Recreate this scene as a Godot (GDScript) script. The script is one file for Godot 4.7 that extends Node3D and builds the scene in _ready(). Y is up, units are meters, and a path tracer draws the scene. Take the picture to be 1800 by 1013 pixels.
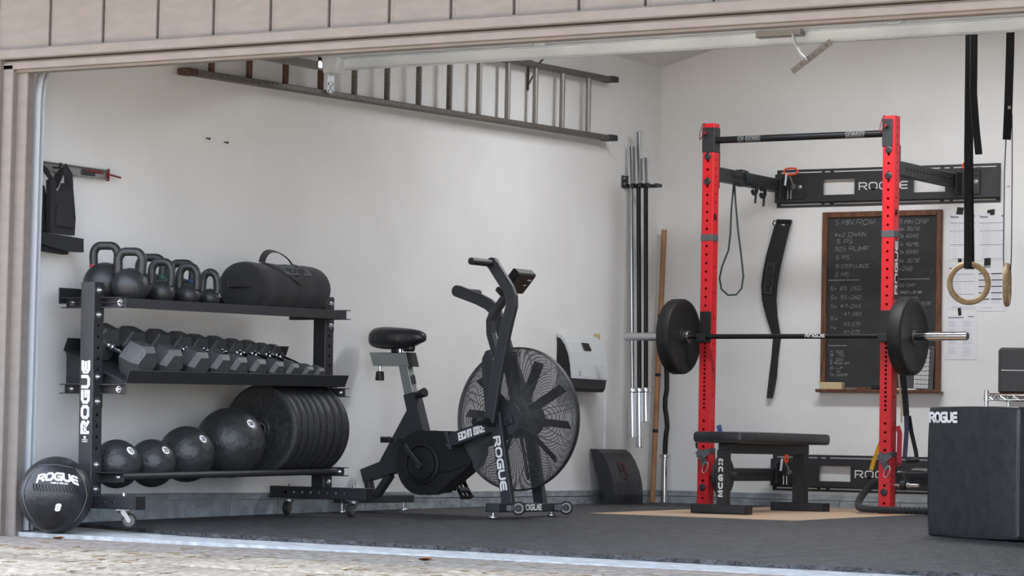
extends Node3D
# A home gym in an open garage, seen from the driveway. Metres; x runs along the back wall, z towards the driveway.

var M := {}          # materials by name
var sg := 1          # running smooth group
var rng := RandomNumberGenerator.new()

func fl(x: float, z: float) -> float:   # the garage floor falls towards the door
	return -0.00196 * z - 0.001325 * z * z - 0.00026 * x * z * z

# ---------------------------------------------------------------- nodes
func mk(called: String, st: SurfaceTool, mat: Material, parent: Node = null) -> MeshInstance3D:
	st.generate_normals()
	var o := MeshInstance3D.new()
	o.name = called
	o.mesh = st.commit()
	o.material_override = mat
	(parent if parent else self).add_child(o, true)
	return o

func share(called: String, mesh: Mesh, mat: Material, t: Transform3D, parent: Node) -> MeshInstance3D:
	var o := MeshInstance3D.new()
	o.name = called
	o.mesh = mesh
	o.material_override = mat
	o.transform = t
	parent.add_child(o, true)
	return o

func meshof(st: SurfaceTool) -> Mesh:
	st.generate_normals()
	return st.commit()

var taken := {}
func thing(called: String, label: String, category: String, at := Vector3.ZERO, rot := Vector3.ZERO, group := "") -> Node3D:
	var o := Node3D.new()
	var n: int = taken.get(called, 0)
	taken[called] = n + 1
	o.name = called if n == 0 else "%s_%03d" % [called, n]
	add_child(o)
	o.position = at
	o.rotation = rot
	o.set_meta("label", label)
	o.set_meta("category", category)
	if group:
		o.set_meta("group", group)
	return o

func struct(called: String, st: SurfaceTool, mat: Material) -> MeshInstance3D:
	var o := mk(called, st, mat)
	o.set_meta("kind", "structure")
	return o

# ---------------------------------------------------------------- shapes
func S() -> SurfaceTool:
	var st := SurfaceTool.new()
	st.begin(Mesh.PRIMITIVE_TRIANGLES)
	st.set_smooth_group(-1)
	return st

func tri(st: SurfaceTool, a: Vector3, b: Vector3, c: Vector3) -> void:   # counter-clockwise seen from outside
	st.add_vertex(a); st.add_vertex(c); st.add_vertex(b)

func quad(st: SurfaceTool, a: Vector3, b: Vector3, c: Vector3, d: Vector3) -> void:
	tri(st, a, b, c); tri(st, a, c, d)

func box(st: SurfaceTool, c: Vector3, s: Vector3, bev := 0.0, B := Basis.IDENTITY) -> void:
	st.set_smooth_group(-1)
	var h := s * 0.5
	bev = minf(bev, minf(h.x, minf(h.y, h.z)) * 0.98)
	var ax := [Vector3.RIGHT, Vector3.UP, Vector3.BACK]
	for i in 3:
		for sn in [-1.0, 1.0]:
			var n: Vector3 = ax[i] * sn
			var u: Vector3 = ax[(i + 1) % 3]
			var v: Vector3 = ax[(i + 2) % 3]
			var hu: float = h[(i + 1) % 3] - bev
			var hv: float = h[(i + 2) % 3] - bev
			var o: Vector3 = n * h[i]
			var q := [o - u * hu - v * hv, o + u * hu - v * hv, o + u * hu + v * hv, o - u * hu + v * hv]
			if sn < 0: q.reverse()
			quad(st, c + B * q[0], c + B * q[1], c + B * q[2], c + B * q[3])
	if bev <= 0.0: return
	for i in 3:   # edges along axis i
		var u: Vector3 = ax[(i + 1) % 3]
		var v: Vector3 = ax[(i + 2) % 3]
		var hu: float = h[(i + 1) % 3]
		var hv: float = h[(i + 2) % 3]
		var l: Vector3 = ax[i] * (h[i] - bev)
		for a in [-1.0, 1.0]:
			for b in [-1.0, 1.0]:
				var p: Vector3 = u * a * hu + v * b * (hv - bev)
				var r: Vector3 = u * a * (hu - bev) + v * b * hv
				var q := [p - l, p + l, r + l, r - l]
				if a * b < 0: q.reverse()
				q.reverse()
				quad(st, c + B * q[0], c + B * q[1], c + B * q[2], c + B * q[3])
	for a in [-1.0, 1.0]:
		for b in [-1.0, 1.0]:
			for d in [-1.0, 1.0]:
				var p := Vector3(a * h.x, b * (h.y - bev), d * (h.z - bev))
				var q := Vector3(a * (h.x - bev), b * h.y, d * (h.z - bev))
				var r := Vector3(a * (h.x - bev), b * (h.y - bev), d * h.z)
				if a * b * d > 0: tri(st, c + B * p, c + B * q, c + B * r)
				else: tri(st, c + B * p, c + B * r, c + B * q)

func beam(st: SurfaceTool, a: Vector3, b: Vector3, w: float, h: float, bev := 0.003, up := Vector3.UP) -> void:   # box tube from a to b; w across, h along up
	var z := (b - a).normalized()
	var x := up.cross(z).normalized()
	var y := z.cross(x)
	box(st, (a + b) * 0.5, Vector3(w, h, (b - a).length()), bev, Basis(x, y, z))

func frames(pts: Array, closed: bool, up := Vector3.ZERO) -> Array:
	var out := []
	var n := pts.size()
	var x := Vector3.ZERO
	for i in n:
		var t: Vector3
		if closed: t = (pts[(i + 1) % n] - pts[(i + n - 1) % n]).normalized()
		else: t = (pts[mini(i + 1, n - 1)] - pts[maxi(i - 1, 0)]).normalized()
		if up != Vector3.ZERO: x = up.cross(t).normalized()
		elif i == 0: x = t.cross(Vector3.UP if absf(t.y) < 0.9 else Vector3.RIGHT).normalized()
		else: x = (x - t * x.dot(t)).normalized()
		out.append(Basis(x, t.cross(x), t))
	return out

func sweep(st: SurfaceTool, pts: Array, prof: Array, closed := false, smooth := true, up := Vector3.ZERO, scale: Array = []) -> void:   # prof: Vector2 list, counter-clockwise seen against the path
	var fr := frames(pts, closed, up)
	var n := pts.size()
	var m := prof.size()
	sg += 1
	st.set_smooth_group(sg if smooth else -1)
	var P := []
	for i in n:
		var row := []
		var k: float = scale[i] if scale.size() else 1.0
		for p in prof: row.append(pts[i] + fr[i].x * p.x * k + fr[i].y * p.y * k)
		P.append(row)
	for i in (n if closed else n - 1):
		var r0: Array = P[i]
		var r1: Array = P[(i + 1) % n]
		for j in m:
			var k := (j + 1) % m
			quad(st, r0[j], r0[k], r1[k], r1[j])
	if not closed:
		st.set_smooth_group(-1)
		for j in range(1, m - 1):
			tri(st, P[0][0], P[0][j + 1], P[0][j])
			tri(st, P[n - 1][0], P[n - 1][j], P[n - 1][j + 1])

func circ(r: float, n := 10) -> Array:
	var a := []
	for i in n: a.append(Vector2(cos(TAU * i / n), sin(TAU * i / n)) * r)
	return a

func rect(w: float, h: float, c := 0.0) -> Array:
	if c <= 0.0: return [Vector2(w, -h) / 2, Vector2(w, h) / 2, Vector2(-w, h) / 2, Vector2(-w, -h) / 2]
	var x := w / 2; var y := h / 2
	return [Vector2(x, -y + c), Vector2(x, y - c), Vector2(x - c, y), Vector2(-x + c, y), Vector2(-x, y - c), Vector2(-x, -y + c), Vector2(-x + c, -y), Vector2(x - c, -y)]

func tube(st: SurfaceTool, pts: Array, r: float, n := 10, closed := false) -> void:
	sweep(st, pts, circ(r, n), closed)

func cyl(st: SurfaceTool, a: Vector3, b: Vector3, r: float, n := 16, bev := 0.0, r2 := -1.0) -> void:
	if r2 < 0: r2 = r
	var y := (b - a).normalized()
	var x := y.cross(Vector3.RIGHT if absf(y.x) < 0.8 else Vector3.BACK).normalized()
	var l := (b - a).length()
	var t := Transform3D(Basis(x, y, x.cross(y)), a)
	if bev > 0: lathe(st, [Vector2(0, 0), Vector2(r - bev, 0), Vector2(r, bev), Vector2(r2, l - bev), Vector2(r2 - bev, l), Vector2(0, l)], t, n)
	else: lathe(st, [Vector2(0, 0), Vector2(r, 0), Vector2(r2, l), Vector2(0, l)], t, n)

func lathe(st: SurfaceTool, prof: Array, t := Transform3D.IDENTITY, n := 24, crease := 30.0) -> void:   # prof: (radius, y) upwards along the outside
	sg += 1
	var prev := Vector2.ZERO
	for i in prof.size() - 1:
		var p: Vector2 = prof[i]
		var q: Vector2 = prof[i + 1]
		var d := (q - p).normalized()
		if i > 0 and absf(rad_to_deg(prev.angle_to(d))) > crease: sg += 1
		prev = d
		st.set_smooth_group(sg)
		for k in n:
			var a := TAU * k / n
			var b := TAU * ((k + 1) % n) / n
			var ca := Vector3(cos(a), 0, sin(a))
			var cb := Vector3(cos(b), 0, sin(b))
			var A := t * (ca * p.x + Vector3.UP * p.y)
			var B := t * (cb * p.x + Vector3.UP * p.y)
			var C := t * (cb * q.x + Vector3.UP * q.y)
			var D := t * (ca * q.x + Vector3.UP * q.y)
			if p.x > 1e-6: tri(st, A, C, B)
			if q.x > 1e-6: tri(st, A, D, C)

func ball(st: SurfaceTool, c: Vector3, r: Vector3, B := Basis.IDENTITY, n := 28) -> void:
	var p := []
	var k := n / 2
	for i in k + 1: p.append(Vector2(sin(PI * i / k), -cos(PI * i / k)))
	lathe(st, p, Transform3D(B * Basis.from_scale(r), c), n, 60.0)

func axis_t(o: Vector3, y: Vector3) -> Transform3D:   # local y along the given direction
	y = y.normalized()
	var x := y.cross(Vector3.UP if absf(y.y) < 0.8 else Vector3.RIGHT).normalized()
	return Transform3D(Basis(x, y, x.cross(y)), o)

func extrude(st: SurfaceTool, poly: Array, d: float, t: Transform3D, bev := 0.0) -> void:   # poly in local xy, counter-clockwise; from z = 0 to z = d
	var pp := PackedVector2Array(poly)
	if Geometry2D.is_polygon_clockwise(pp): pp.reverse()
	var inner := pp
	if bev > 0.0:
		var off := Geometry2D.offset_polygon(pp, -bev)
		if off.size() == 1 and off[0].size() == pp.size():
			inner = off[0]
			if Geometry2D.is_polygon_clockwise(inner): inner.reverse()
			var best := 0
			for i in pp.size():   # same starting corner
				if inner[i].distance_to(pp[0]) < inner[best].distance_to(pp[0]): best = i
			var turned := PackedVector2Array()
			for i in pp.size(): turned.append(inner[(best + i) % pp.size()])
			inner = turned
		else: bev = 0.0
	st.set_smooth_group(-1)
	var ix := Geometry2D.triangulate_polygon(inner)
	var v := func(p: Vector2, z: float) -> Vector3: return t * Vector3(p.x, p.y, z)
	for i in range(0, ix.size(), 3):
		var a := inner[ix[i]]; var b := inner[ix[i + 1]]; var c := inner[ix[i + 2]]
		if (b - a).cross(c - a) < 0:
			var k := b; b = c; c = k
		tri(st, v.call(a, d), v.call(b, d), v.call(c, d))
		tri(st, v.call(a, 0.0), v.call(c, 0.0), v.call(b, 0.0))
	var n := pp.size()
	for i in n:
		var j := (i + 1) % n
		quad(st, v.call(pp[i], bev), v.call(pp[j], bev), v.call(pp[j], d - bev), v.call(pp[i], d - bev))
		if bev > 0.0:
			quad(st, v.call(inner[i], 0.0), v.call(inner[j], 0.0), v.call(pp[j], bev), v.call(pp[i], bev))
			quad(st, v.call(pp[i], d - bev), v.call(pp[j], d - bev), v.call(inner[j], d), v.call(inner[i], d))

func pad(st: SurfaceTool, c: Vector3, s: Vector3, r: float, B := Basis.IDENTITY, crown := 0.0) -> void:   # an upholstered block: rounded edges, slightly swollen faces
	sg += 1
	st.set_smooth_group(sg)
	var n := 10
	var h := s * 0.5
	var f := func(q: Vector3) -> Vector3:   # q on the unit cube
		var p := q * h
		var core := (h - Vector3.ONE * r).max(Vector3.ZERO)
		var k := p.clamp(-core, core)
		var d := p - k
		var o := k + (d.normalized() * r if d.length() > 1e-6 else Vector3.ZERO)
		var sw := (1.0 - q.x * q.x * (0.0 if absf(q.x) > 0.999 else 1.0)) * (1.0 - q.y * q.y * (0.0 if absf(q.y) > 0.999 else 1.0)) * (1.0 - q.z * q.z * (0.0 if absf(q.z) > 0.999 else 1.0))
		o += Vector3(signf(q.x) if absf(q.x) > 0.999 else 0.0, signf(q.y) if absf(q.y) > 0.999 else 0.0, signf(q.z) if absf(q.z) > 0.999 else 0.0) * crown * sw
		return c + B * o
	var e := func(i: int, half: float) -> float:   # closer rows at the rim
		var tt := float(i) / n
		var rim := minf(0.45, r / half)
		if tt <= 0.3: return -1.0 + tt / 0.3 * rim
		if tt >= 0.7: return 1.0 - (1.0 - tt) / 0.3 * rim
		return lerpf(-1.0 + rim, 1.0 - rim, (tt - 0.3) / 0.4)
	for ax in 3:
		for sn in [-1.0, 1.0]:
			var u := (ax + 1) % 3
			var w := (ax + 2) % 3
			for i in n:
				for j in n:
					var q := []
					for k in [[0, 0], [1, 0], [1, 1], [0, 1]]:
						var p := Vector3.ZERO
						p[ax] = sn
						p[u] = e.call(i + k[0], h[u])
						p[w] = e.call(j + k[1], h[w])
						q.append(f.call(p))
					if sn < 0: q.reverse()
					quad(st, q[0], q[1], q[2], q[3])

func holed(st: SurfaceTool, t: Transform3D, w: float, l: float, holes: Array, r: float, depth := 0.005) -> void:   # a plate in local xy facing +z (x across, y from 0 to l) with round holes on its centre line
	st.set_smooth_group(-1)
	var v := func(x: float, y: float, z := 0.0) -> Vector3: return t * Vector3(x, y, z)
	var y := 0.0
	var hw := w / 2
	var k := minf(hw, minf(r * 1.8, 0.0126))
	for hy in holes:
		quad(st, v.call(-hw, y), v.call(hw, y), v.call(hw, hy - k), v.call(-hw, hy - k))
		if k < hw:
			quad(st, v.call(-hw, hy - k), v.call(-k, hy - k), v.call(-k, hy + k), v.call(-hw, hy + k))
			quad(st, v.call(k, hy - k), v.call(hw, hy - k), v.call(hw, hy + k), v.call(k, hy + k))
		for i in 12:
			var a := TAU * i / 12; var b := TAU * (i + 1) / 12
			var ca := Vector2(cos(a), sin(a)); var cb := Vector2(cos(b), sin(b))
			var sa := ca / maxf(absf(ca.x), absf(ca.y)) * k; var sb := cb / maxf(absf(cb.x), absf(cb.y)) * k
			ca *= r; cb *= r
			if (absf(absf(sa.x) - k) < 1e-6) != (absf(absf(sb.x) - k) < 1e-6):
				var cn := Vector2(signf(sa.x + sb.x), signf(sa.y + sb.y)) * k
				tri(st, v.call(sa.x, hy + sa.y), v.call(cn.x, hy + cn.y), v.call(sb.x, hy + sb.y))
			quad(st, v.call(ca.x, hy + ca.y), v.call(sa.x, hy + sa.y), v.call(sb.x, hy + sb.y), v.call(cb.x, hy + cb.y))
			quad(st, v.call(ca.x, hy + ca.y), v.call(cb.x, hy + cb.y), v.call(cb.x, hy + cb.y, -depth), v.call(ca.x, hy + ca.y, -depth))
		y = hy + k
	quad(st, v.call(-hw, y), v.call(hw, y), v.call(hw, l), v.call(-hw, l))

func holed_tube(st: SurfaceTool, t: Transform3D, w: float, d: float, l: float, front: Array, side: Array, r: float) -> void:   # a hollow box tube along local y, centred; holes in its z faces and its x faces
	var c := 0.004
	for k in 4:
		var across := w if k % 2 == 0 else d
		var out := d if k % 2 == 0 else w
		var B := Basis(Vector3.UP, k * PI / 2)
		holed(st, t * Transform3D(B, B * Vector3(0, 0, out / 2)), across - 2 * c, l, front if k % 2 == 0 else side, r)
		var o2 := across
		var a := B * Vector3(across / 2 - c, 0, out / 2)
		var b := B * Vector3(o2 / 2, 0, out / 2 - c)
		quad(st, t * a, t * b, t * (b + Vector3.UP * l), t * (a + Vector3.UP * l))
	for e in [0.0, l]:
		var q := []
		for p in rect(w, d, c): q.append(t * Vector3(p.x, e, p.y))
		if e > 0: q.reverse()
		for i in range(1, q.size() - 1): tri(st, q[0], q[i], q[i + 1])

func series(a: float, step: float, b: float) -> Array:
	var o := []
	while a <= b + 1e-6:
		o.append(a)
		a += step
	return o

func bolt(st: SurfaceTool, p: Vector3, n: Vector3, r := 0.011, l := 0.009) -> void:   # washer, hexagon head and stub
	var t := axis_t(p, n)
	lathe(st, [Vector2(0, 0), Vector2(r * 1.25, 0), Vector2(r * 1.25, 0.002), Vector2(0, 0.002)], t, 14)
	lathe(st, [Vector2(0, 0.002), Vector2(r, 0.002), Vector2(r, l * 0.8), Vector2(r * 0.8, l), Vector2(0, l)], t, 6, 20.0)
	lathe(st, [Vector2(0, l), Vector2(r * 0.5, l), Vector2(r * 0.45, l + 0.006), Vector2(0, l + 0.006)], t, 8)

var bolts := {}
func put_bolt(parent: Node, p: Vector3, n: Vector3, r := 0.011, l := 0.009, mat: Material = null) -> void:
	var key := "%.4f %.4f" % [r, l]
	if not bolts.has(key):
		var st := S()
		bolt(st, Vector3.ZERO, Vector3.UP, r, l)
		bolts[key] = meshof(st)
	share("bolt", bolts[key], mat if mat else M.bright, axis_t(p, n), parent)

# ---------------------------------------------------------------- lettering: strokes on a 1-high cell
const GL := {
	"R": [0.95, [[0, 0, 0, 1, 0.72, 1, 0.93, 0.86, 0.93, 0.6, 0.72, 0.46, 0.1, 0.46], [0.48, 0.46, 0.95, 0]]],
	"O": [1.0, [[0.22, 0, 0.78, 0, 1, 0.22, 1, 0.78, 0.78, 1, 0.22, 1, 0, 0.78, 0, 0.22, 0.22, 0, 0.78, 0]]],
	"G": [0.98, [[0.98, 1, 0.24, 1, 0, 0.78, 0, 0.22, 0.24, 0, 0.98, 0, 0.98, 0.48, 0.55, 0.48]]],
	"U": [0.96, [[0, 1, 0, 0.22, 0.22, 0, 0.74, 0, 0.96, 0.22, 0.96, 1]]],
	"E": [0.92, [[0.92, 1, 0.24, 1, 0, 0.78, 0, 0.22, 0.24, 0, 0.92, 0], [0.1, 0.5, 0.86, 0.5]]],
	"e": [0.6, [[0.6, 1, 0, 1, 0, 0, 0.6, 0], [0, 0.5, 0.5, 0.5]]],
	"C": [0.62, [[0.62, 0.78, 0.62, 1, 0, 1, 0, 0, 0.62, 0, 0.62, 0.22]]],
	"H": [0.62, [[0, 0, 0, 1], [0.62, 0, 0.62, 1], [0, 0.5, 0.62, 0.5]]],
	"o": [0.62, [[0, 0, 0.62, 0, 0.62, 1, 0, 1, 0, 0, 0.3, 0]]],
	"B": [0.6, [[0, 0, 0, 1, 0.5, 1, 0.6, 0.88, 0.6, 0.62, 0.5, 0.5, 0.05, 0.5], [0.5, 0.5, 0.62, 0.38, 0.62, 0.12, 0.5, 0, 0, 0]]],
	"I": [0.0, [[0, 0, 0, 1]]],
	"K": [0.6, [[0, 0, 0, 1], [0.6, 1, 0.06, 0.45], [0.2, 0.6, 0.62, 0]]],
	"M": [0.8, [[0, 0, 0, 1, 0.4, 0.3, 0.8, 1, 0.8, 0]]],
	"A": [0.7, [[0, 0, 0.35, 1, 0.7, 0], [0.12, 0.35, 0.58, 0.35]]],
	"D": [0.6, [[0, 0, 0, 1, 0.42, 1, 0.6, 0.8, 0.6, 0.2, 0.42, 0, 0, 0]]],
	"N": [0.65, [[0, 0, 0, 1, 0.65, 0, 0.65, 1]]],
	"T": [0.7, [[0, 1, 0.7, 1], [0.35, 1, 0.35, 0]]],
	"S": [0.6, [[0.6, 0.95, 0.4, 1, 0.1, 1, 0, 0.85, 0.05, 0.6, 0.55, 0.42, 0.6, 0.15, 0.5, 0, 0.15, 0, 0, 0.06]]],
	"P": [0.6, [[0, 0, 0, 1, 0.5, 1, 0.6, 0.85, 0.6, 0.6, 0.5, 0.46, 0, 0.46]]],
	"W": [0.9, [[0, 1, 0.2, 0, 0.45, 0.7, 0.7, 0, 0.9, 1]]],
	"L": [0.5, [[0, 1, 0, 0, 0.5, 0]]],
	"X": [0.6, [[0, 0, 0.6, 1], [0, 1, 0.6, 0]]],
	"x": [0.5, [[0, 0.05, 0.5, 0.6], [0, 0.6, 0.5, 0.05]]],
	"0": [0.55, [[0.15, 0, 0.4, 0, 0.55, 0.2, 0.55, 0.8, 0.4, 1, 0.15, 1, 0, 0.8, 0, 0.2, 0.15, 0, 0.4, 0]]],
	"1": [0.3, [[0.0, 0.8, 0.25, 1, 0.25, 0]]],
	"2": [0.55, [[0, 0.8, 0.15, 1, 0.4, 1, 0.55, 0.8, 0.5, 0.55, 0, 0, 0.55, 0]]],
	"3": [0.55, [[0, 0.95, 0.15, 1, 0.45, 1, 0.52, 0.8, 0.4, 0.55, 0.2, 0.52], [0.4, 0.53, 0.55, 0.35, 0.5, 0.08, 0.3, 0, 0, 0.05]]],
	"4": [0.6, [[0.42, 0, 0.42, 1, 0, 0.35, 0.6, 0.35]]],
	"5": [0.55, [[0.52, 1, 0.08, 1, 0.03, 0.55, 0.35, 0.6, 0.55, 0.4, 0.5, 0.1, 0.3, 0, 0, 0.05]]],
	"6": [0.55, [[0.48, 1, 0.15, 0.85, 0, 0.45, 0.08, 0.06, 0.3, 0, 0.52, 0.12, 0.54, 0.42, 0.35, 0.55, 0.03, 0.4]]],
	"7": [0.55, [[0, 1, 0.55, 1, 0.2, 0]]],
	"8": [0.6, [[0.1, 0.5, 0, 0.62, 0, 0.88, 0.12, 1, 0.48, 1, 0.6, 0.88, 0.6, 0.62, 0.5, 0.5, 0.1, 0.5, 0, 0.38, 0, 0.12, 0.12, 0, 0.48, 0, 0.6, 0.12, 0.6, 0.38, 0.5, 0.5]]],
	"9": [0.55, [[0.5, 0.6, 0.3, 0.45, 0.06, 0.55, 0.02, 0.85, 0.2, 1, 0.45, 0.95, 0.53, 0.7, 0.5, 0.3, 0.35, 0]]],
	"/": [0.45, [[0, 0, 0.45, 1]]],
	"-": [0.4, [[0, 0.45, 0.4, 0.45]]],
	"=": [0.4, [[0, 0.3, 0.4, 0.3], [0, 0.6, 0.4, 0.6]]],
	":": [0.0, [[0, 0.1, 0, 0.2], [0, 0.6, 0, 0.7]]],
	"Y": [0.6, [[0, 1, 0.3, 0.5, 0.6, 1], [0.3, 0.5, 0.3, 0]]],
}

func strokes(s: String, gap := 0.3) -> Array:   # [width, list of polylines]
	var x := 0.0
	var out := []
	for ch in s:
		if ch == " ":
			x += 0.55
			continue
		var g: Array = GL[ch]
		for pl in g[1]:
			var l := []
			for i in range(0, pl.size(), 2): l.append(Vector2(x + pl[i], pl[i + 1]))
			out.append(l)
		x += g[0] + gap
	return [x - gap, out]

func letters(st: SurfaceTool, s: String, w: float, h: float, at: Callable, th := 0.2, gap := 0.34, lift := 0.001) -> void:   # printed strokes; at(x, y) gives [point, outward normal], x across -w/2..w/2, y up -h/2..h/2
	var a := strokes(s, gap)
	st.set_smooth_group(-1)
	var sx: float = (w - th * h) / a[0]
	var sy := h * (1.0 - th)
	var hw := th * h / 2
	for pl in a[1]:
		var q := PackedVector2Array()
		for p in pl: q.append(Vector2(p.x * sx - (w - th * h) / 2, p.y * sy - sy / 2))
		var n := q.size()
		var L := []
		for i in n:
			var d0 := (q[i] - q[i - 1]).normalized() if i > 0 else (q[1] - q[0]).normalized()
			var d1 := (q[i + 1] - q[i]).normalized() if i < n - 1 else d0
			var m := (d0 + d1).normalized()
			if m == Vector2.ZERO: m = d0
			var k := minf(1.0 / maxf(m.dot(d0), 0.3), 1.6)
			var e := Vector2.ZERO
			if i == 0: e = -d1 * hw * 0.98
			if i == n - 1: e = d0 * hw * 0.98
			L.append([q[i] + e + Vector2(-m.y, m.x) * hw * k, q[i] + e - Vector2(-m.y, m.x) * hw * k])
		for i in n - 1:
			var cuts := maxi(1, ceili(q[i].distance_to(q[i + 1]) / 0.03))
			for c in cuts:
				var f0 := float(c) / cuts; var f1 := float(c + 1) / cuts
				var P := []
				for z in [[1, f0], [1, f1], [0, f1], [0, f0]]:
					var p: Vector2 = L[i][z[0]].lerp(L[i + 1][z[0]], z[1])
					var r: Array = at.call(p.x, p.y)
					P.append(r[0] + r[1] * lift)
				quad(st, P[0], P[1], P[2], P[3])

func flat(o: Vector3, x: Vector3, y: Vector3) -> Callable:   # lettering on a plane
	var n := x.cross(y).normalized()
	return func(a: float, b: float) -> Array: return [o + x * a + y * b, n]

func onball(c: Vector3, r: float, o: Vector3, up: Vector3) -> Callable:   # lettering on a ball round the point o seen from its centre
	var f := (o - c).normalized()
	var x := up.cross(f).normalized()
	var y := f.cross(x)
	return func(a: float, b: float) -> Array:
		var d := (f * cos(a / r) + x * sin(a / r)) * cos(b / r) + y * sin(b / r)
		return [c + d * r, d]

# ---------------------------------------------------------------- materials
func noise_tex(freq: float, c0: Color, c1: Color, oct := 4, sd := 1, size := 256, kind := FastNoiseLite.TYPE_SIMPLEX_SMOOTH, lo := 0.25, hi := 0.75) -> NoiseTexture2D:
	var n := FastNoiseLite.new()
	n.seed = sd
	n.noise_type = kind
	n.frequency = freq
	n.fractal_octaves = oct
	var t := NoiseTexture2D.new()
	t.width = size
	t.height = size
	t.seamless = true
	t.noise = n
	var g := Gradient.new()
	g.set_color(0, c0)
	g.set_color(1, c1)
	g.set_offset(0, lo)
	g.set_offset(1, hi)
	t.color_ramp = g
	return t

func bump_tex(freq: float, strength := 4.0, oct := 3, sd := 5) -> NoiseTexture2D:
	var n := FastNoiseLite.new()
	n.seed = sd
	n.frequency = freq
	n.fractal_octaves = oct
	var t := NoiseTexture2D.new()
	t.width = 256
	t.height = 256
	t.seamless = true
	t.as_normal_map = true
	t.bump_strength = strength
	t.noise = n
	return t

func plain(c: Color, rough := 0.6, metal := 0.0, spec := 0.5) -> StandardMaterial3D:
	var m := StandardMaterial3D.new()
	m.albedo_color = c
	m.roughness = rough
	m.metallic = metal
	m.metallic_specular = spec
	return m

func grained(c0: Color, c1: Color, rough: float, freq: float, scale: Vector3, sd := 1, bump: Texture2D = null, bs := 0.3, metal := 0.0, world := false, lo := 0.25, hi := 0.75) -> StandardMaterial3D:
	var m := plain(Color.WHITE, rough, metal)
	m.albedo_texture = noise_tex(freq, c0, c1, 5, sd, 256, FastNoiseLite.TYPE_SIMPLEX_SMOOTH, lo, hi)
	m.uv1_triplanar = true
	m.uv1_world_triplanar = world
	m.uv1_scale = scale
	if bump:
		m.normal_enabled = true
		m.normal_texture = bump
		m.normal_scale = bs
	return m

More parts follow.
